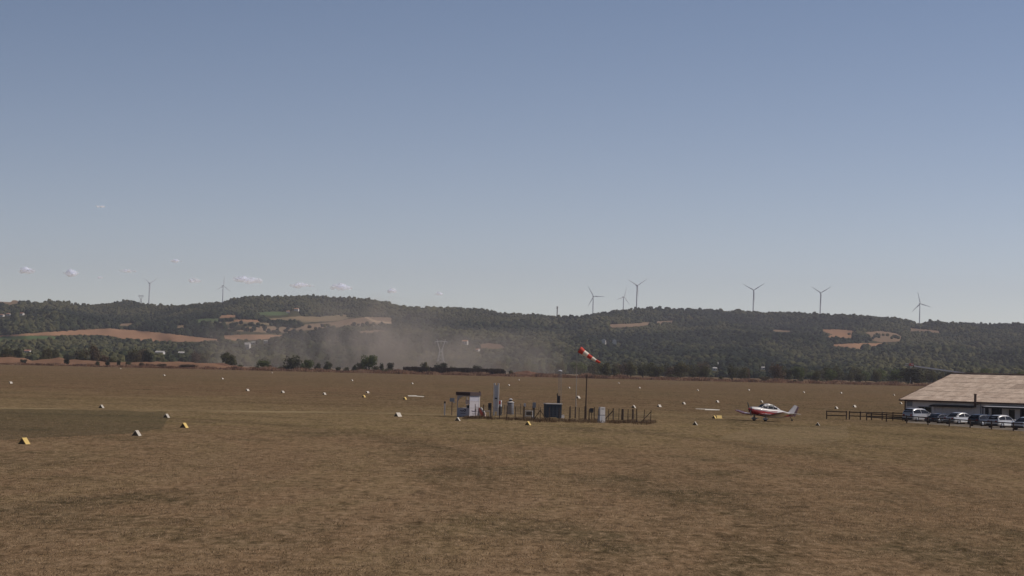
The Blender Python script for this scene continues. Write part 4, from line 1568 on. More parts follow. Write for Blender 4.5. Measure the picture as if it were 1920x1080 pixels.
# upright tank with a cap
e = thing('upright_tank', 957, 777, 'grey upright tank with mushroom-shaped cap', 'tank')
MB().lathe([(.36, 0), (.37, .05), (.37, 1.30), (.34, 1.36)], 20).build('drum', principled('tank_grey', (0.16, 0.155, 0.165), 0.6, var=0.1), e, True)
c = MB().lathe([(.42, 1.362), (.43, 1.40), (.20, 1.50)], 20).build('lid', M_WPAINT, e, True)
MB().lathe([(.17, 1.502), (.17, 1.70)], 12).build('neck', M_DARK, c)
MB().lathe([(.23, 1.702), (.24, 1.74), (.05, 1.84)], 14).build('cap', M_WPAINT, c, True)

# hose trolley
e = thing('hose_trolley', 991.5, 786, 'low white trolley with dark reel behind the fence', 'trolley', rad(-10))
for z in (.30, .82):
    MB().box(-.40, .40, -.20, .20, z, z + .10).build('shelf', M_WPAINT, e)
for x in (-.36, .36):
    MB().box(x - .03, x + .03, -.16, .16, .11, .30).build('leg', M_LGREY, e)
    MB().box(x - .03, x + .03, -.16, .16, .402, .818).build('upright', M_LGREY, e)
MB().bar((-.25, -.05, .61), (.25, -.05, .61), .19, .19, 14).build('reel', M_DARK, e)
for x in (-.3, .3):
    MB().bar((x - .04, 0, .12), (x + .04, 0, .12), .12, .12, 12).build('wheel', M_TYRE, e)

# lamp boxes on posts
e = thing('switch_post', 1000.5, 788, 'dark post with a switch box at its top, left of the braced post', 'post')
MB().box(-.09, .09, -.09, .09, 0, 1.30).build('post', M_DARK, e)
MB().box(-.14, .20, -.12, .12, 1.302, 1.85).build('switch_box', M_GREY, e)
e = thing('flood_light', 983, 783, 'small pale floodlight on a thin post near the trolley', 'light')
MB().bar((0, 0, 0), (0, 0, 1.20), .04, .04, 8).build('post', M_WOOD, e)
MB().box(-.10, .14, -.12, .12, 1.19, 1.55).build('lamp_head', M_WPAINT, e)

# blue tank
e = thing('fuel_tank', 1036, 784.5, 'dark blue rectangular tank with pale lid inside the fence', 'tank', rad(14))
M_BLUE = principled('tank_blue', (0.028, 0.040, 0.058), 0.7, var=0.15, vscale=1.2)
b = MB().box(-.86, .86, -.55, .55, .12, 1.55).build('body', M_BLUE, e)
for k in range(4):
    x = -.66 + k * .44
    MB().box(x - .025, x + .025, -.575, -.552, .16, 1.50).build('rib', M_BLUE, b)
MB().box(-.92, .92, -.62, .62, 1.552, 1.64).build('lid', M_WPAINT, e)
for x in (-.7, .7):
    MB().box(x - .10, x + .10, -.5, .5, 0, .118).build('skid', M_DARK, e)
e = thing('concrete_block', 1054, 784, 'small pale concrete block beside the blue tank', 'block', rad(20))
MB().prism([(-.20, 0), (.20, 0), (.17, .36), (-.17, .36)], 'y', -.18, .18).build('block_body', M_WPAINT, e)
MB().bar((0, 0, .34), (0, 0, .42), .05, .04, 8).build('lifting_eye', M_DARK, e)

# lattice antenna mast
e = thing('antenna_mast', 1048.5, 781, 'thin grey lattice antenna mast rising behind the blue tank', 'mast')
Hm = hgt(1048, 781, 697)
a = .20
corn = [(-a, -a * .6), (a, -a * .6), (0, a * .8)]
for x, y in corn:
    MB().bar((x, y, 0), (x * .7, y * .7, Hm), .013, .011, 5).build('mast_leg', M_GREY, e)
mb = MB()
n = 16
for k in range(n):
    z0, z1 = Hm * k / n, Hm * (k + 1) / n
    for q in range(3):
        (x0, y0), (x1, y1) = corn[q], corn[(q + 1) % 3]
        s0, s1 = 1 - .3 * k / n, 1 - .3 * (k + 1) / n
        mb.bar((x0 * s0, y0 * s0, z0), (x1 * s1, y1 * s1, z1), .005, .005, 4)
mb.build('lattice', M_GREY, e)
MB().lathe([(.10, Hm), (.24, Hm + .04), (.24, Hm + .10), (.06, Hm + .20)], 12).build('lamp', M_LGREY, e)
mb = MB()
mb.box(-.30, .05, -.34, -.135, 1.25, 2.35)
mb.box(-.34, -.22, -.36, -.30, 2.35, 2.62)
mb.build('equipment_box', M_DARK, e)

# windsock
D_ws = P(1080, 772).y
e = thing('windsock', 1079.5, 772, 'red and white striped windsock drooping on a tall thin pole', 'windsock')
Hw = hgt(1079.5, 772, 657)
mb = MB()
mb.bar((0, 0, 0), (0, 0, Hw * .45), .055, .045, 8)
mb.bar((0, 0, Hw * .45), (0, 0, Hw + .35), .042, .028, 8)
mb.build('pole', principled('weathered_pole', (0.33, 0.29, 0.25), 0.7, var=0.2), e)
ax = Vector((2.60, -0.5, -1.62))
ax0 = Vector((.32, 0, Hw + .12))
dn = ax.normalized()
us = dn.cross(Vector((0, 0, 1))).normalized()
uw = us.cross(dn)
M_SRED = principled('sock_red', (0.56, 0.055, 0.032), 0.8, var=0.08)
M_SWHITE = principled('sock_white', (0.80, 0.68, 0.55), 0.8, var=0.08)


def sock_r(t):
    return .42 * (1 - t) + .13 * t


for q in range(5):
    rings = []
    for s in range(4):
        t = (q + s / 3) / 5
        droop = Vector((0, 0, -.10 * math.sin(t * math.pi)))
        rr = sock_r(t) * (1 + .05 * math.sin(t * 23))
        rings.append([tuple(ax0 + ax * t + droop + us * rr * math.cos(6.2832 * k / 16) + uw * rr * math.sin(6.2832 * k / 16) * (1 - .12 * t)) for k in range(16)])
    MB().loft(rings, cap=False).build('sock_band', M_SWHITE if q % 2 else M_SRED, e, True)
mb = MB()
for k in range(12):
    a0, a1 = 6.2832 * k / 12, 6.2832 * (k + 1) / 12
    mb.bar(ax0 + us * .43 * math.cos(a0) + uw * .43 * math.sin(a0), ax0 + us * .43 * math.cos(a1) + uw * .43 * math.sin(a1), .018, .018, 5)
mb.bar((0, 0, Hw + .12), ax0, .02, .02, 5)
mb.build('hoop', M_DARK, e)

# dark pole
e = thing('wooden_pole', 1097.5, 788, 'tall thin dark wooden pole right of the windsock', 'pole')
Hp = hgt(1097, 788, 703)
MB().bar((0, 0, 0), (.06, 0, Hp), .085, .055, 8).build('shaft', M_WOOD, e)
mb = MB()
mb.bar((0, 0, 0), (0, 0, 1.5), .12, .12, 8)
mb.build('stub_post', M_WOOD, e)

# meter box on a stake, white cabinets
e = thing('meter_box', 1109, 786, 'small dark meter box on a stake among fence posts', 'box')
MB().box(-.03, .03, -.02, .04, 0, .80).build('stake', M_WOOD, e)
MB().box(-.20, .20, -.14, -.022, .72, 1.20).build('housing', M_DARK, e)
e = thing('white_cabinet', 1127.5, 792.5, 'stacked white cabinet with grey side in front of the fence', 'cabinet', rad(24))
MB().box(-.30, .30, -.25, .25, 0, .74).build('lower_cabinet', M_LGREY, e)
MB().box(-.05, .302, -.262, -.252, .03, .71).build('lower_door', M_WPAINT, e)
MB().box(-.24, .31, -.20, .20, .80, 1.60).build('upper_cabinet', M_WPAINT, e)
MB().box(-.12, .20, -.212, -.202, 1.38, 1.44).build('handle_slot', M_DARK, e)
MB().box(-.26, .26, -.18, .18, .742, .798).build('spacer', M_DARK, e)

# ------------------------------------------------------------------ wire fences round the fuel station
M_WIRE = principled('fence_wire', (0.12, 0.09, 0.07), 0.7)


def wire_fence(posts, label, h=1.32, r=.05, wires=(0.15, 0.4, 0.65, 0.9, 1.15), braces=(), mesh=True, thick=()):
    Pn = [P(x, y) for x, y in posts]
    o = Pn[0]
    e = empty('wire_fence', o)
    for k, p in enumerate(Pn):
        q = p - o
        rr = r * (2.0 if k in thick else 1) * R.uniform(.7, 1.15)
        MB().bar((q.x, q.y, 0), (q.x + R.uniform(-.05, .05), q.y, h + R.uniform(-.06, .10)), rr, rr * .9, 7).build('post', M_WOOD, e)
    for k, sx in braces:
        q = Pn[k] - o
        MB().bar((q.x + sx, q.y - .05, .05), (q.x + .02 * sx, q.y - .05, h * .80), r * .8, r * .8, 6).build('brace', M_WOOD, e)
    mb = MB()
    for a, b in zip(Pn[:-1], Pn[1:]):
        for z in wires:
            mb.bar(a - o + Vector((0, 0, z)), b - o + Vector((0, 0, z)), .009, .009, 4, False)
        if mesh:
            n = max(2, int((b - a).length / .11))
            for q in range(1, n):
                m = a.lerp(b, q / n) - o
                mb.bar(m + Vector((0, 0, .05)), m + Vector((0, 0, 1.15)), .007, .007, 3, False)
    w = mb.build('wire_netting', M_WIRE, e)
    tag(e, label, 'fence')


wire_fence([(891, 783), (906, 784.2), (920.5, 785.3), (936, 786), (950, 786.5), (966, 787.2), (981, 788), (997, 789.2), (1012.5, 790.2), (1030, 790.6), (1048, 791), (1067, 791.3), (1085.5, 791.5), (1104, 791.9), (1122, 792.2), (1141, 792.5), (1160, 792.8), (1177, 793.1), (1194, 793.4), (1207, 793.5), (1219.5, 793.6)], 'low wire fence with dark posts along the front of the fuel station', 1.42, .05, braces=((8, -.72), (8, .72), (20, -1.0)))
wire_fence([(1069, 783.6), (1078.5, 783.8), (1097, 784.2), (1114, 786), (1149.5, 787), (1167, 787.5), (1186.5, 788)], 'second row of dark wooden posts behind the wire fence', 1.25, .07, braces=((4, -.85),), thick=(5, 6), mesh=False)
wire_fence([(945, 778), (962, 777), (976, 777), (1010, 778), (1022, 778)], 'thin rear fence behind the upright tank', 1.15, .035)

# dry weeds standing along the fence foot
wv = []
for k in range(230):
    u = R.uniform(868, 1224)
    y = float(np.interp(u, [868, 950, 1012, 1219], [783.5, 786, 789.5, 793])) + R.gauss(0, 1.2)
    p = P(u, y)
    wv.append((p.x, p.y, 0))
M_FWEED = tuft_material('fence_weed', (0.120, 0.078, 0.050), (0.19, 0.125, 0.074), (0.28, 0.20, 0.12))
fw = gn_scatter('fence_weeds', wv, 0.18 + 0.20 * rng.random(len(wv)), rng.random(len(wv)) * 6.28, [weed_mesh('fence_weed_%d' % k, 90 + k, M_FWEED, 26, 1.0, 0.8, 0.035) for k in range(4)])
tag(fw, 'dry weeds along the foot of the wire fence', 'weeds', kind='stuff')

# ------------------------------------------------------------------ the light aircraft
M_ARED = principled('aircraft_red', (0.30, 0.022, 0.022), 0.3, coat=0.5)
M_AWHITE = principled('aircraft_white', (0.62, 0.58, 0.55), 0.35, coat=0.4)
M_AGREY = principled('aircraft_grey', (0.40, 0.38, 0.39), 0.5)


def aircraft():
    c = gp(1424.5, 789.2)
    e = empty('light_aircraft', c, rad(180 + 33))
    TM = Matrix.Translation((0, 0, 1.12)) @ Matrix.Rotation(rad(-8.0), 4, 'Y') @ Matrix.Translation((-0.75, 0, 0))

    def put(mb, name, mat, parent=e, smooth=False, raw=False):
        if not raw:
            mb.v = [tuple(TM @ Vector(v)) for v in mb.v]
        return mb.build(name, mat, parent, smooth)
    st = [(2.25, .18, -.20, .16), (2.16, .37, -.38, .27), (1.8, .45, -.47, .35), (1.2, .51, -.53, .41), (.7, .55, -.56, .45), (-.2, .57, -.56, .47), (-1.4, .51, -.49, .60),
          (-2.4, .37, -.31, .54), (-3.4, .21, -.08, .45), (-4.1, .085, .07, .40)]
    N = 20
    rings = []
    for x, hw, zb, zt in st:
        m, hz = (zb + zt) / 2, (zt - zb) / 2
        ring = []
        for k in range(N):
            a = 2 * math.pi * k / N
            ca, sa = math.cos(a), math.sin(a)
            ring.append((x, hw * math.copysign(abs(ca) ** .75, ca), m + hz * math.copysign(abs(sa) ** .75, sa)))
        rings.append(ring)
    mb = MB().loft(rings)
    mb.v = [tuple(TM @ Vector(v)) for v in mb.v]
    me = mb.mesh('fuselage', None, True)
    for mm in (M_AWHITE, M_ARED, M_AGREY):
        me.materials.append(mm)
    inv = TM.inverted()
    for p in me.polygons:
        q = inv @ p.center
        x = q.x
        zt = float(np.interp(x, [s[0] for s in st][::-1], [s[3] for s in st][::-1]))
        zb = float(np.interp(x, [s[0] for s in st][::-1], [s[2] for s in st][::-1]))
        f = (q.z - zb) / max(zt - zb, .01)
        p.material_index = 0 if f > (.76 if x > .8 else (.70 if x > -1.2 else .50)) else (1 if f > .22 or x > 1.5 else 2)
    fus = link('fuselage', me, None, e)
    for s in (-1, 1):
        m2 = MB()
        pts = [(2.0, .06), (1.2, .08), (.2, .09), (-1.2, .14), (-2.6, .22), (-3.8, .28)]
        hws = [.43, .525, .58, .545, .355, .145]
        for (x0, z0), (x1, z1), h0, h1 in zip(pts[:-1], pts[1:], hws[:-1], hws[1:]):
            m2.add([(x0, s * (h0 + .006), z0 - .03), (x1, s * (h1 + .006), z1 - .03), (x1, s * (h1 + .006), z1 + .03), (x0, s * (h0 + .006), z0 + .03)], [(0, 1, 2, 3)])
        put(m2, 'trim_stripe', M_AWHITE, fus)
    # cabin: white roof frame, dark panes
    cst = [(.85, .46, .42, .45), (.35, .47, .40, .86), (-.15, .46, .42, .99), (-.75, .44, .45, .97), (-1.35, .40, .52, .82), (-1.95, .30, .50, .62)]
    rings = []
    for x, hw, z0, z1 in cst:
        rings.append([(x, -hw, z0), (x, -hw * .95, z0 + (z1 - z0) * .55), (x, -hw * .62, z1 - .03 * (z1 - z0)), (x, 0, z1), (x, hw * .62, z1 - .03 * (z1 - z0)), (x, hw * .95, z0 + (z1 - z0) * .55), (x, hw, z0)])
    cab = put(MB().loft(rings), 'cabin', M_AWHITE, e, True)
    for s in (-1, 1):
        for (xa, xb) in ((.66, .06), (-.02, -.74), (-.80, -1.42)):
            def pt(x, f):
                hw = float(np.interp(x, [c_[0] for c_ in cst][::-1], [c_[1] for c_ in cst][::-1]))
                z0 = float(np.interp(x, [c_[0] for c_ in cst][::-1], [c_[2] for c_ in cst][::-1]))
                z1 = float(np.interp(x, [c_[0] for c_ in cst][::-1], [c_[3] for c_ in cst][::-1]))
                if f < .55:
                    w_, zz = hw * (1 - .05 * f / .55), z0 + (z1 - z0) * f
                else:
                    w_, zz = hw * (.95 - .33 * (f - .55) / .42), z0 + (z1 - z0) * f
                return (x, s * (w_ + .012), zz + .004)
            m2 = MB()
            v = [pt(xa, .03), pt(xb, .03), pt(xb, .55), pt(xa, .55), pt(xb, .90), pt(xa, .90)]
            m2.add(v, [(0, 1, 2, 3), (3, 2, 4, 5)])
            put(m2, 'cabin_window', M_GLASS, cab)
    m2 = MB()
    m2.add([(.86, -.34, .475), (.86, .34, .475), (.40, .28, .855), (.40, -.28, .855)], [(0, 1, 2, 3)])
    put(m2, 'windscreen', M_GLASS, cab)
    put(MB().bar((-.25, 0, .98), (-.40, 0, 1.30), .012, .008, 5), 'aerial', M_DARK, cab)

    # wing: flat middle, cranked outer panels
    def aero(y, xle, ch, z, tk=.13):
        pr = [(0, 0), (.05, .45), (.2, .9), (.4, 1.0), (.7, .6), (1, .05), (.7, -.15), (.3, -.35), (.05, -.25)]
        return [(xle - ch * p_, y, z + tk * ch * .75 * q_) for p_, q_ in pr]
    put(MB().loft([aero(-2.45, 1.10, 1.70, -.42), aero(2.45, 1.10, 1.70, -.42)]), 'wing', M_AWHITE, e, True)
    for s in (-1, 1):
        w = put(MB().loft([aero(s * 2.452, 1.10, 1.70, -.42), aero(s * 3.5, 1.0, 1.40, -.22), aero(s * 4.36, .88, .95, -.06, .10)]), 'wing_tip', M_AWHITE, e, True)
        m2 = MB()
        m2.bar((1.12, s * .60, -.41), (1.12, s * 2.45, -.41), .07, .07, 6)
        m2.bar((1.12, s * 2.45, -.41), (1.02, s * 3.5, -.21), .07, .06, 6)
        m2.bar((1.02, s * 3.5, -.21), (.90, s * 4.36, -.05), .06, .04, 6)
        put(m2, 'leading_edge', M_ARED, w)
        m2 = MB()
        m2.add([(.95, s * 2.6, -.255), (.86, s * 3.5, -.095), (.75, s * 4.3, .035), (.35, s * 4.3, .04), (.30, s * 3.5, -.06), (.25, s * 2.6, -.225)], [(0, 1, 2, 3, 4, 5)])
        put(m2, 'wing_paint', M_ARED, w)
    # tail
    m2 = MB()
    m2.prism([(-3.30, .40), (-4.15, .30), (-4.62, 1.36), (-4.18, 1.44)], 'y', -.045, .045)
    put(m2, 'tail_fin', M_AGREY, e)
    m2 = MB()
    m2.prism([(-4.16, .18), (-4.48, .14), (-4.86, 1.28), (-4.625, 1.35)], 'y', -.03, .03)
    put(m2, 'rudder', principled('rudder_dark', (0.09, 0.045, 0.055), 0.5), e)
    put(MB().loft([aero(-1.45, -3.55, .62, .36, .08), aero(0, -3.40, .85, .36, .08), aero(1.45, -3.55, .62, .36, .08)]), 'tailplane', M_AWHITE, e)
    # undercarriage (level on the ground)
    for s in (-1, 1):
        m2 = MB()
        m2.beam((.0, s * 1.02, .22), (-.02, s * 1.02, .90), .10, .16)
        leg = put(m2, 'gear_leg', M_AGREY, e, raw=True)
        m2 = MB().bar((0, s * (1.02) - .07, .21), (0, s * 1.02 + .07, .21), .21, .21, 16)
        put(m2, 'wheel', M_TYRE, e, raw=True)
        m2 = MB().loft([[(x, s * 1.02 + .13 * f * math.cos(a), .27 + .15 * f * math.sin(a)) for a in [k * math.pi / 5 for k in range(10)]] for x, f in ((.42, .3), (.25, .9), (0, 1.05), (-.3, .7), (-.58, .1))])
        put(m2, 'wheel_fairing', M_AWHITE, leg, True, raw=True)
    m2 = MB()
    m2.bar((-4.75, -.04, .11), (-4.75, .04, .11), .11, .11, 12)
    put(m2, 'tail_wheel', M_TYRE, e, raw=True)
    put(MB().beam((-4.35, 0, .62), (-4.75, 0, .14), .05, .05), 'tail_spring', M_DARK, e, raw=True)
    # propeller
    sp = put(MB().lathe([(.15, 0), (.12, .14), (.02, .24)], 12), 'spinner_raw', M_ARED, e)
    sp.name = 'spinner'
    sp.data.transform((TM @ Matrix.Translation((2.25, 0, 0)) @ Matrix.Rotation(rad(90), 4, 'Y')) @ TM.inverted())
    m2 = MB()
    a = rad(33)
    d = Vector((0, -math.sin(a), math.cos(a)))
    n_ = Vector((.35, math.cos(a), math.sin(a))).normalized()
    for s in (-1, 1):
        vs = []
        for t, w_ in ((.08, .07), (.40, .12), (.70, .11), (.92, .05)):
            p_ = Vector((2.30, 0, 0)) + d * s * t
            vs.append([tuple(p_ + n_ * w_ + Vector((.012, 0, 0))), tuple(p_ - n_ * w_ + Vector((.012, 0, 0))), tuple(p_ - n_ * w_ - Vector((.012, 0, 0))), tuple(p_ + n_ * w_ - Vector((.012, 0, 0)))])
        m2.loft(vs)
    put(m2, 'propeller', M_DARK, e)
    tag(e, 'small red and white low-wing tailwheel aircraft parked on the grass', 'aircraft')


aircraft()

# ------------------------------------------------------------------ wind turbines on the plateau
M_TURB = principled('turbine_white', (0.55, 0.55, 0.55), 0.5)


def plateau_z(px, D):
    i = int(round((px - UU[0]) / 4.0))
    col = np.concatenate([HP[-1:, i], HB[:, i]], 0)
    return float(np.interp(D, col[:, 1], col[:, 2]))


def turbine(px, py, D, phase, yaw, Lb, label):
    hub = at(px, py, D)
    zb = plateau_z(px, D) - 1
    e = empty('wind_turbine', (hub.x, hub.y, zb))
    hz = hub.z - zb
    prof = [(2.5 - 1.2 * t, hz * t - (1.5 if t == 1 else 0)) for t in (0, .25, .5, .75, 1)]
    MB().lathe(prof, 14).build('tower', M_TURB, e, True)
    M = Matrix.Translation((0, 0, hz)) @ Matrix.Rotation(rad(yaw), 4, 'Z')

    def put(mb, name, parent=e):
        mb.v = [tuple(M @ Vector(v)) for v in mb.v]
        return mb.build(name, M_TURB, parent, True)
    put(MB().loft([[(x * 1.0, y, z * 1.0) for x, z in ((-1.6 * k, -1.6 * k), (1.6 * k, -1.6 * k), (1.6 * k, 1.8 * k), (-1.6 * k, 1.8 * k))] for y, k in ((-3.2, .8), (-1.5, 1), (5, 1), (7, .7))]), 'nacelle')
    hb = MB().loft([[(k * 1.6 * math.cos(a), y, k * 1.6 * math.sin(a)) for a in [q * math.pi / 5 for q in range(10)]] for y, k in ((-3.3, 1), (-4.8, .9), (-6.2, .3))])
    put(hb, 'rotor_hub')
    for q in range(3):
        a = rad(phase + 120 * q)
        d = Vector((math.sin(a), 0, math.cos(a)))
        s = Vector((math.cos(a), 0, -math.sin(a)))
        rg = []
        for t, w_ in ((.02, .9), (.12, 1.35), (.22, 1.7), (.5, 1.15), (.8, .75), (1.0, .25)):
            c = d * Lb * t + Vector((0, -4.5, 0))
            rg.append([tuple(c + s * w_), tuple(c + Vector((0, .35 * w_, 0))), tuple(c - s * w_), tuple(c - Vector((0, .35 * w_, 0)))])
        put(MB().loft(rg), 'blade')
    tag(e, label, 'wind turbine', 'wind turbines on the ridge')


for a in [
    (280.3, 531, 9300, 60, 48, 41, 'wind turbine furthest left on the ridge'),
    (418.3, 536, 9400, 2, 40, 41, 'wind turbine left of the big cloud, second from the left'),
    (1112.4, 555.7, 8200, -31, 14, 41, 'wind turbine left of the close pair on the wooded hump'),
    (1169.2, 557, 8600, 15, 40, 41, 'smaller wind turbine of the close pair, half hidden by the hump'),
    (1194.4, 535.5, 7700, 56.5, 26, 41, 'wind turbine reaching highest above the ridge, on the wooded hump'),
    (1413, 544, 7900, 57, 6, 43, 'wind turbine standing midway between the hump and the right edge'),
    (1538.6, 549, 8000, 59, 12, 42, 'wind turbine second from the right edge'),
    (1724.8, 569.4, 8000, -14, 8, 41, 'wind turbine furthest right, above the notch in the ridge'),
]:
    turbine(*a)


# ------------------------------------------------------------------ pylons, tower, crane
M_STEEL = principled('galvanised_steel', (0.55, 0.53, 0.52), 0.6)


def pylon(px, py_base, py_top, D, wide, label, z=None):
    b = hill_point(px, py_base) if D is None else at(px, py_base, D)
    D = b.y
    e = empty('power_pylon', (b.x, b.y, b.z), rad(12))
    Hh = (py_base - py_top) * D / F
    w = wide * D / F / 2
    r = .00011 * D

    def brace(mb, a0, a1, b0, b1, n):
        for k in range(n):
            t0, t1 = k / n, (k + 1) / n
            p0, p1 = Vector(a0).lerp(Vector(a1), t0), Vector(a0).lerp(Vector(a1), t1)
            q0, q1 = Vector(b0).lerp(Vector(b1), t0), Vector(b0).lerp(Vector(b1), t1)
            mb.bar(p0, q1, r * .55, r * .55, 4)
            mb.bar(q0, p1, r * .55, r * .55, 4)
    waist = .55 * Hh
    bw, ww = w * .55, w * .16
    mb = MB()
    for sx in (-1, 1):
        for sy in (-1, 1):
            mb.bar((sx * bw, sy * bw, 0), (sx * ww, sy * ww, waist), r, r, 5)
    for sy in (-1, 1):
        brace(mb, (-bw, sy * bw, 0), (-ww, sy * ww, waist), (bw, sy * bw, 0), (ww, sy * ww, waist), 4)
    mb.build('body_lattice', M_STEEL, e)
    mb = MB()
    for sx in (-1, 1):
        for sy in (-1, 1):
            mb.bar((sx * ww, sy * ww, waist), (sx * w * .62, sy * ww * .6, Hh * .92), r, r * .8, 5)
        brace(mb, (sx * ww, -ww, waist), (sx * w * .55, -ww * .6, Hh * .92), (sx * ww * .2, 0, waist), (sx * w * .75, 0, Hh * .92), 3)
        mb.bar((sx * w * .62, 0, Hh * .92), (sx * w * .66, 0, Hh), r, r, 5)
    mb.build('horns', M_STEEL, e)
    mb = MB()
    mb.bar((-w, 0, Hh * .90), (w, 0, Hh * .90), r, r, 5)
    mb.bar((-w, 0, Hh * .90), (0, 0, Hh * .94), r * .7, r * .7, 4)
    mb.bar((w, 0, Hh * .90), (0, 0, Hh * .94), r * .7, r * .7, 4)
    mb.build('crossarm', M_STEEL, e)
    for x in (-w * .95, 0, w * .95):
        MB().bar((x, 0, Hh * .90 - r), (x, 0, Hh * .82), r * .8, r * .8, 5).build('insulator', M_STEEL, e)
    tag(e, label, 'pylon')


pylon(826, 682, 636, 2100, 24, 'grey lattice power pylon standing in the drifting dust')
pylon(264, 572, 553, 6400, 10, 'small lattice power pylon on the left ridge beside a turbine')

b = at(1044.5, 596, 5300)
e = empty('water_tower', (b.x, b.y, b.z))
k = 5300 / F
MB().lathe([(1.9 * k * .7, 0), (1.0 * k, 3 * k), (1.0 * k, 17 * k)], 14).build('shaft', principled('tower_brown', (0.22, 0.17, 0.14), 0.9), e, True)
MB().lathe([(1.05 * k, 17.002 * k), (1.55 * k, 18 * k), (1.55 * k, 21 * k), (.9 * k, 21.6 * k)], 14).build('tank_head', principled('tower_head', (0.30, 0.25, 0.22), 0.9), e, True)
tag(e, 'slim brown tower on the ridge between two wooded humps', 'tower')

# crane beyond the trees: red and white head over the crowns, jib running down behind the hangar roof
Dc_ = 1450.0
b = at(1709, 684, Dc_)
e = empty('crane', (b.x, b.y, 0))
k = Dc_ / F
zc = b.z
mb = MB()
s = 1.6 * k
for sx in (-1, 1):
    for sy in (-1, 1):
        mb.bar((sx * s, sy * s, 0), (sx * s, sy * s, zc - 2 * k), .12, .12, 5)
for q in range(7):
    z0, z1 = (zc - 2 * k) * q / 7, (zc - 2 * k) * (q + 1) / 7
    for sy in (-1, 1):
        mb.bar((-s, sy * s, z0), (s, sy * s, z1), .07, .07, 4)
mb.build('mast', M_STEEL, e)
MB().box(-4.5 * k, 3.5 * k, -1, 1, zc - 1.6 * k, zc + 2.6 * k).build('cab', M_RED, e)
for x0, x1, z0 in ((-12 * k, -5 * k, 1.2 * k), (-13 * k, -8 * k, -2.0 * k), (-1.0 * k, 3.0 * k, 0.2 * k), (4.5 * k, 7.5 * k, -2.2 * k)):
    MB().box(x0, x1, -1.15, -1.02, zc + z0, zc + z0 + 1.4 * k).build('white_panel', M_WPAINT, e)
j0, j1 = Vector((5 * k, 0, zc - 2.2 * k)), Vector((120 * k, 0, zc - 15.5 * k))
MB().beam(j0, j1, .9, .75).build('jib', principled('jib_grey', (0.62, 0.60, 0.60), 0.5), e)
MB().beam(j0 - Vector((0, 0, 1.0)), j1 - Vector((0, 0, 1.0)), .6, .3).build('jib_chord', M_DARK, e)
tag(e, 'crane with red and white head over dark trees, jib sloping behind the hangar', 'crane')

# ------------------------------------------------------------------ small fair-weather clouds
M_CLOUD, tC, bC, posC = new_mat('cloud')
tC.n.remove(bC)
df = tC.n.new('ShaderNodeBsdfDiffuse')
df.inputs['Color'].default_value = (0.92, 0.84, 0.80, 1)
tl = tC.n.new('ShaderNodeBsdfTranslucent')
tl.inputs['Color'].default_value = (0.92, 0.84, 0.80, 1)
ad = tC.n.new('ShaderNodeAddShader')
tp = tC.n.new('ShaderNodeBsdfTransparent')
mxs = tC.n.new('ShaderNodeMixShader')
tC.l.new(df.outputs[0], ad.inputs[0])
tC.l.new(tl.outputs[0], ad.inputs[1])
tC.l.new(tp.outputs[0], mxs.inputs[1])
tC.l.new(ad.outputs[0], mxs.inputs[2])
df.inputs['Color'].default_value = tl.inputs['Color'].default_value = (0.56, 0.575, 0.62, 1)
tC.put(mxs.inputs[0], tC.ramp(tC.noise(tC.mapv(posC, (.006, .006, .010)), 1.0, 4, .6), .32, .60, .06, .32))
tC.l.new(mxs.outputs[0], tC.n['Material Output'].inputs['Surface'])


def cloud(px, py, wpx, hpx, label, dens=1.0):
    Dk = 28000.0
    c = at(px, py, Dk)
    k = Dk / F
    r = random.Random(int(px * 7 + py))
    bm = bmesh.new()
    n = int(9 + wpx * .30 * dens)
    for q in range(n):
        t = r.gauss(0, .36)
        t = max(-1, min(1, t))
        top = (1 - abs(t) ** 1.5) * (0.55 + 0.45 * mnoise.noise(Vector((t * 3.1, px, 0))))
        z = r.uniform(-.4, max(-.3, top)) * hpx * .5
        rr = hpx * r.uniform(.24, .44) * (1 - .5 * abs(t))
        mt = Matrix.Translation((t * wpx * .5 * k, r.gauss(0, .2) * wpx * k * .5, z * k)) @ Matrix.Diagonal((rr * k * 1.5, rr * k * 1.5, rr * k, 1))
        bmesh.ops.create_icosphere(bm, subdivisions=2, radius=1.0, matrix=mt)
    for v in bm.verts:
        v.co += Vector((mnoise.noise(v.co * .02), mnoise.noise(v.co * .02 + Vector((9, 0, 0))), mnoise.noise(v.co * .02 + Vector((0, 9, 0))))) * 14
    me = bpy.data.meshes.new('cloud')
    bm.to_mesh(me)
    bm.free()
    me.materials.append(M_CLOUD)
    tag(link('cloud', me, None, loc=c, smooth=True), label, 'cloud', 'small clouds over the left hills')


for a in [(52, 508, 34, 14, 'small white cloud nearest the left edge'), (134, 512, 30, 15, 'small round white cloud, second from the left edge'),
          (188, 520, 12, 5, 'faint cloud scrap left of the first turbine'), (330, 489, 22, 8, 'small flat cloud, highest of the row above the ridge'),
          (366, 526, 28, 11, 'pale cloud just left of the second turbine'), (465, 525, 68, 15, 'longest white cloud, right of the second turbine'),
          (560, 535, 54, 11, 'low pale cloud left of the highest hill'), (640, 538, 50, 14, 'white cloud above the highest hill'),
          (735, 546, 26, 10, 'small cloud right of the highest hill'), (824, 551, 16, 8, 'smallest bright cloud, furthest right'),
          (190, 387, 26, 5, 'thin faint cloud streak high in the left sky'), (238, 508, 40, 7, 'faint wide haze cloud left of the first turbine')]:
    cloud(*a)


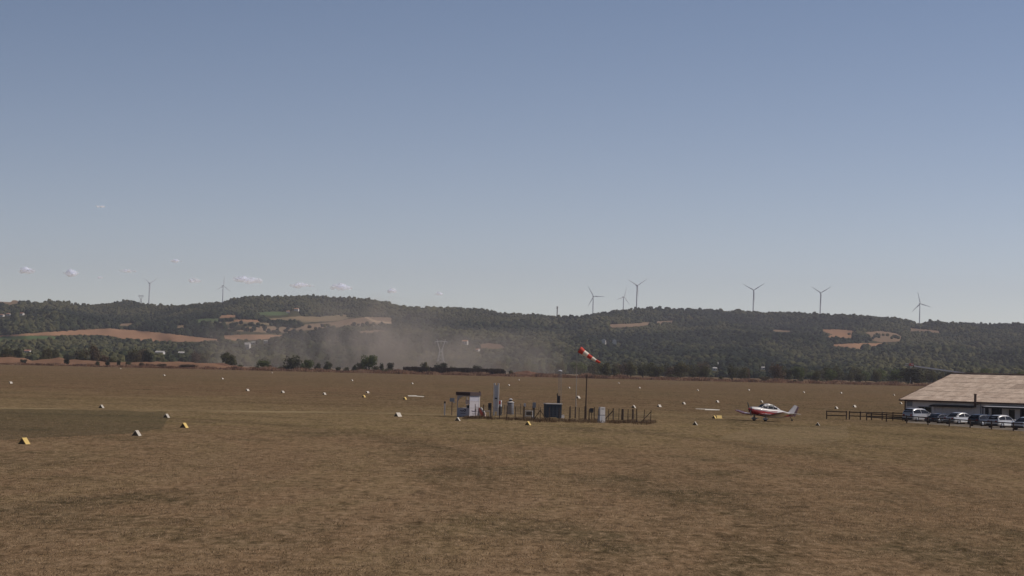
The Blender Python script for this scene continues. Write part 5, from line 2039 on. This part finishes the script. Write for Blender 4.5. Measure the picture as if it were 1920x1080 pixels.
# ------------------------------------------------------------------ drifting dust
def dust():
    Dd = 1440.0
    c = at(722, 700, Dd)
    k = Dd / F
    hwid, hdep, hh = 410 * k, 40.0, 150 * k
    m = bpy.data.materials.new('dust')
    m.use_nodes = True
    t = NT(m)
    t.n.clear()
    out = t.n.new('ShaderNodeOutputMaterial')
    pv = t.n.new('ShaderNodeVolumePrincipled')
    pv.inputs['Color'].default_value = (1.0, 0.82, 0.68, 1)
    tc = t.n.new('ShaderNodeTexCoord')
    sp = t.n.new('ShaderNodeSeparateXYZ')
    t.l.new(tc.outputs['Object'], sp.inputs[0])
    x, y, z = sp.outputs
    # plume: dense along the ground, one column rising left of the middle
    xs = t.math('DIVIDE', x, hwid)
    zs = t.math('DIVIDE', z, hh)
    ys = t.math('DIVIDE', y, hdep)
    sx = t.math('SUBTRACT', 1.0, t.math('POWER', t.math('ABSOLUTE', xs), 2.0), True)
    low = t.math('MULTIPLY', sx, t.ramp(zs, 0.05, 0.60, 1.0, 0.0))
    cxx = t.math('ADD', t.math('ADD', xs, 0.05), t.math('MULTIPLY', zs, -0.02))
    colm = t.math('MULTIPLY', t.ramp(t.math('ABSOLUTE', cxx), 0.0, 0.40, 1.0, 0.0), t.ramp(zs, 0.3, 1.0, 0.75, 0.0))
    body = t.math('ADD', t.math('MULTIPLY', low, 0.80), t.math('MULTIPLY', colm, 1.0))
    ysf = t.math('SUBTRACT', 1.0, t.math('POWER', ys, 2.0), True)
    nz = t.noise(t.mapv(tc.outputs['Object'], (.022, .016, .015), (0, 0, 0), (0, 0.6, 0)), 1.0, 6, 0.68)
    d = t.math('MULTIPLY', t.math('MULTIPLY', body, ysf), t.ramp(nz, 0.42, 0.62, 0.05, 1.75))
    t.put(pv.inputs['Density'], t.math('MULTIPLY', d, 0.027))
    t.l.new(pv.outputs[0], out.inputs['Volume'])
    bm = bmesh.new()
    bmesh.ops.create_icosphere(bm, subdivisions=4, radius=1.0)
    for v in bm.verts:
        p = v.co
        v.co = Vector((math.copysign(abs(p.x) ** .8, p.x) * hwid * 1.02, math.copysign(abs(p.y) ** .8, p.y) * hdep * 1.02, max(-.0, math.copysign(abs(p.z) ** .8, p.z)) * hh * 1.02))
    me = bpy.data.meshes.new('dust_cloud')
    bm.to_mesh(me)
    bm.free()
    me.materials.append(m)
    o = link('dust_cloud', me, None, loc=(c.x, c.y, 0.3))
    tag(o, 'brownish dust cloud drifting along the far edge of the field', 'dust', kind='stuff')


dust()


# ------------------------------------------------------------------ the air: thin haze round everything
def haze_box():
    mb = MB()
    mb.box(-5300, 5300, -1550, 11000, -2.0, 430)
    m = bpy.data.materials.new('haze')
    m.use_nodes = True
    n, l = m.node_tree.nodes, m.node_tree.links
    n.clear()
    out = n.new('ShaderNodeOutputMaterial')
    pv = n.new('ShaderNodeVolumePrincipled')
    pv.inputs['Color'].default_value = (0.97, 0.93, 1.0, 1)
    pv.inputs['Density'].default_value = 5.6e-5
    pv.inputs['Anisotropy'].default_value = 0.2
    l.new(pv.outputs[0], out.inputs['Volume'])
    o = mb.build('haze', m)
    tag(o, kind='stuff')


haze_box()
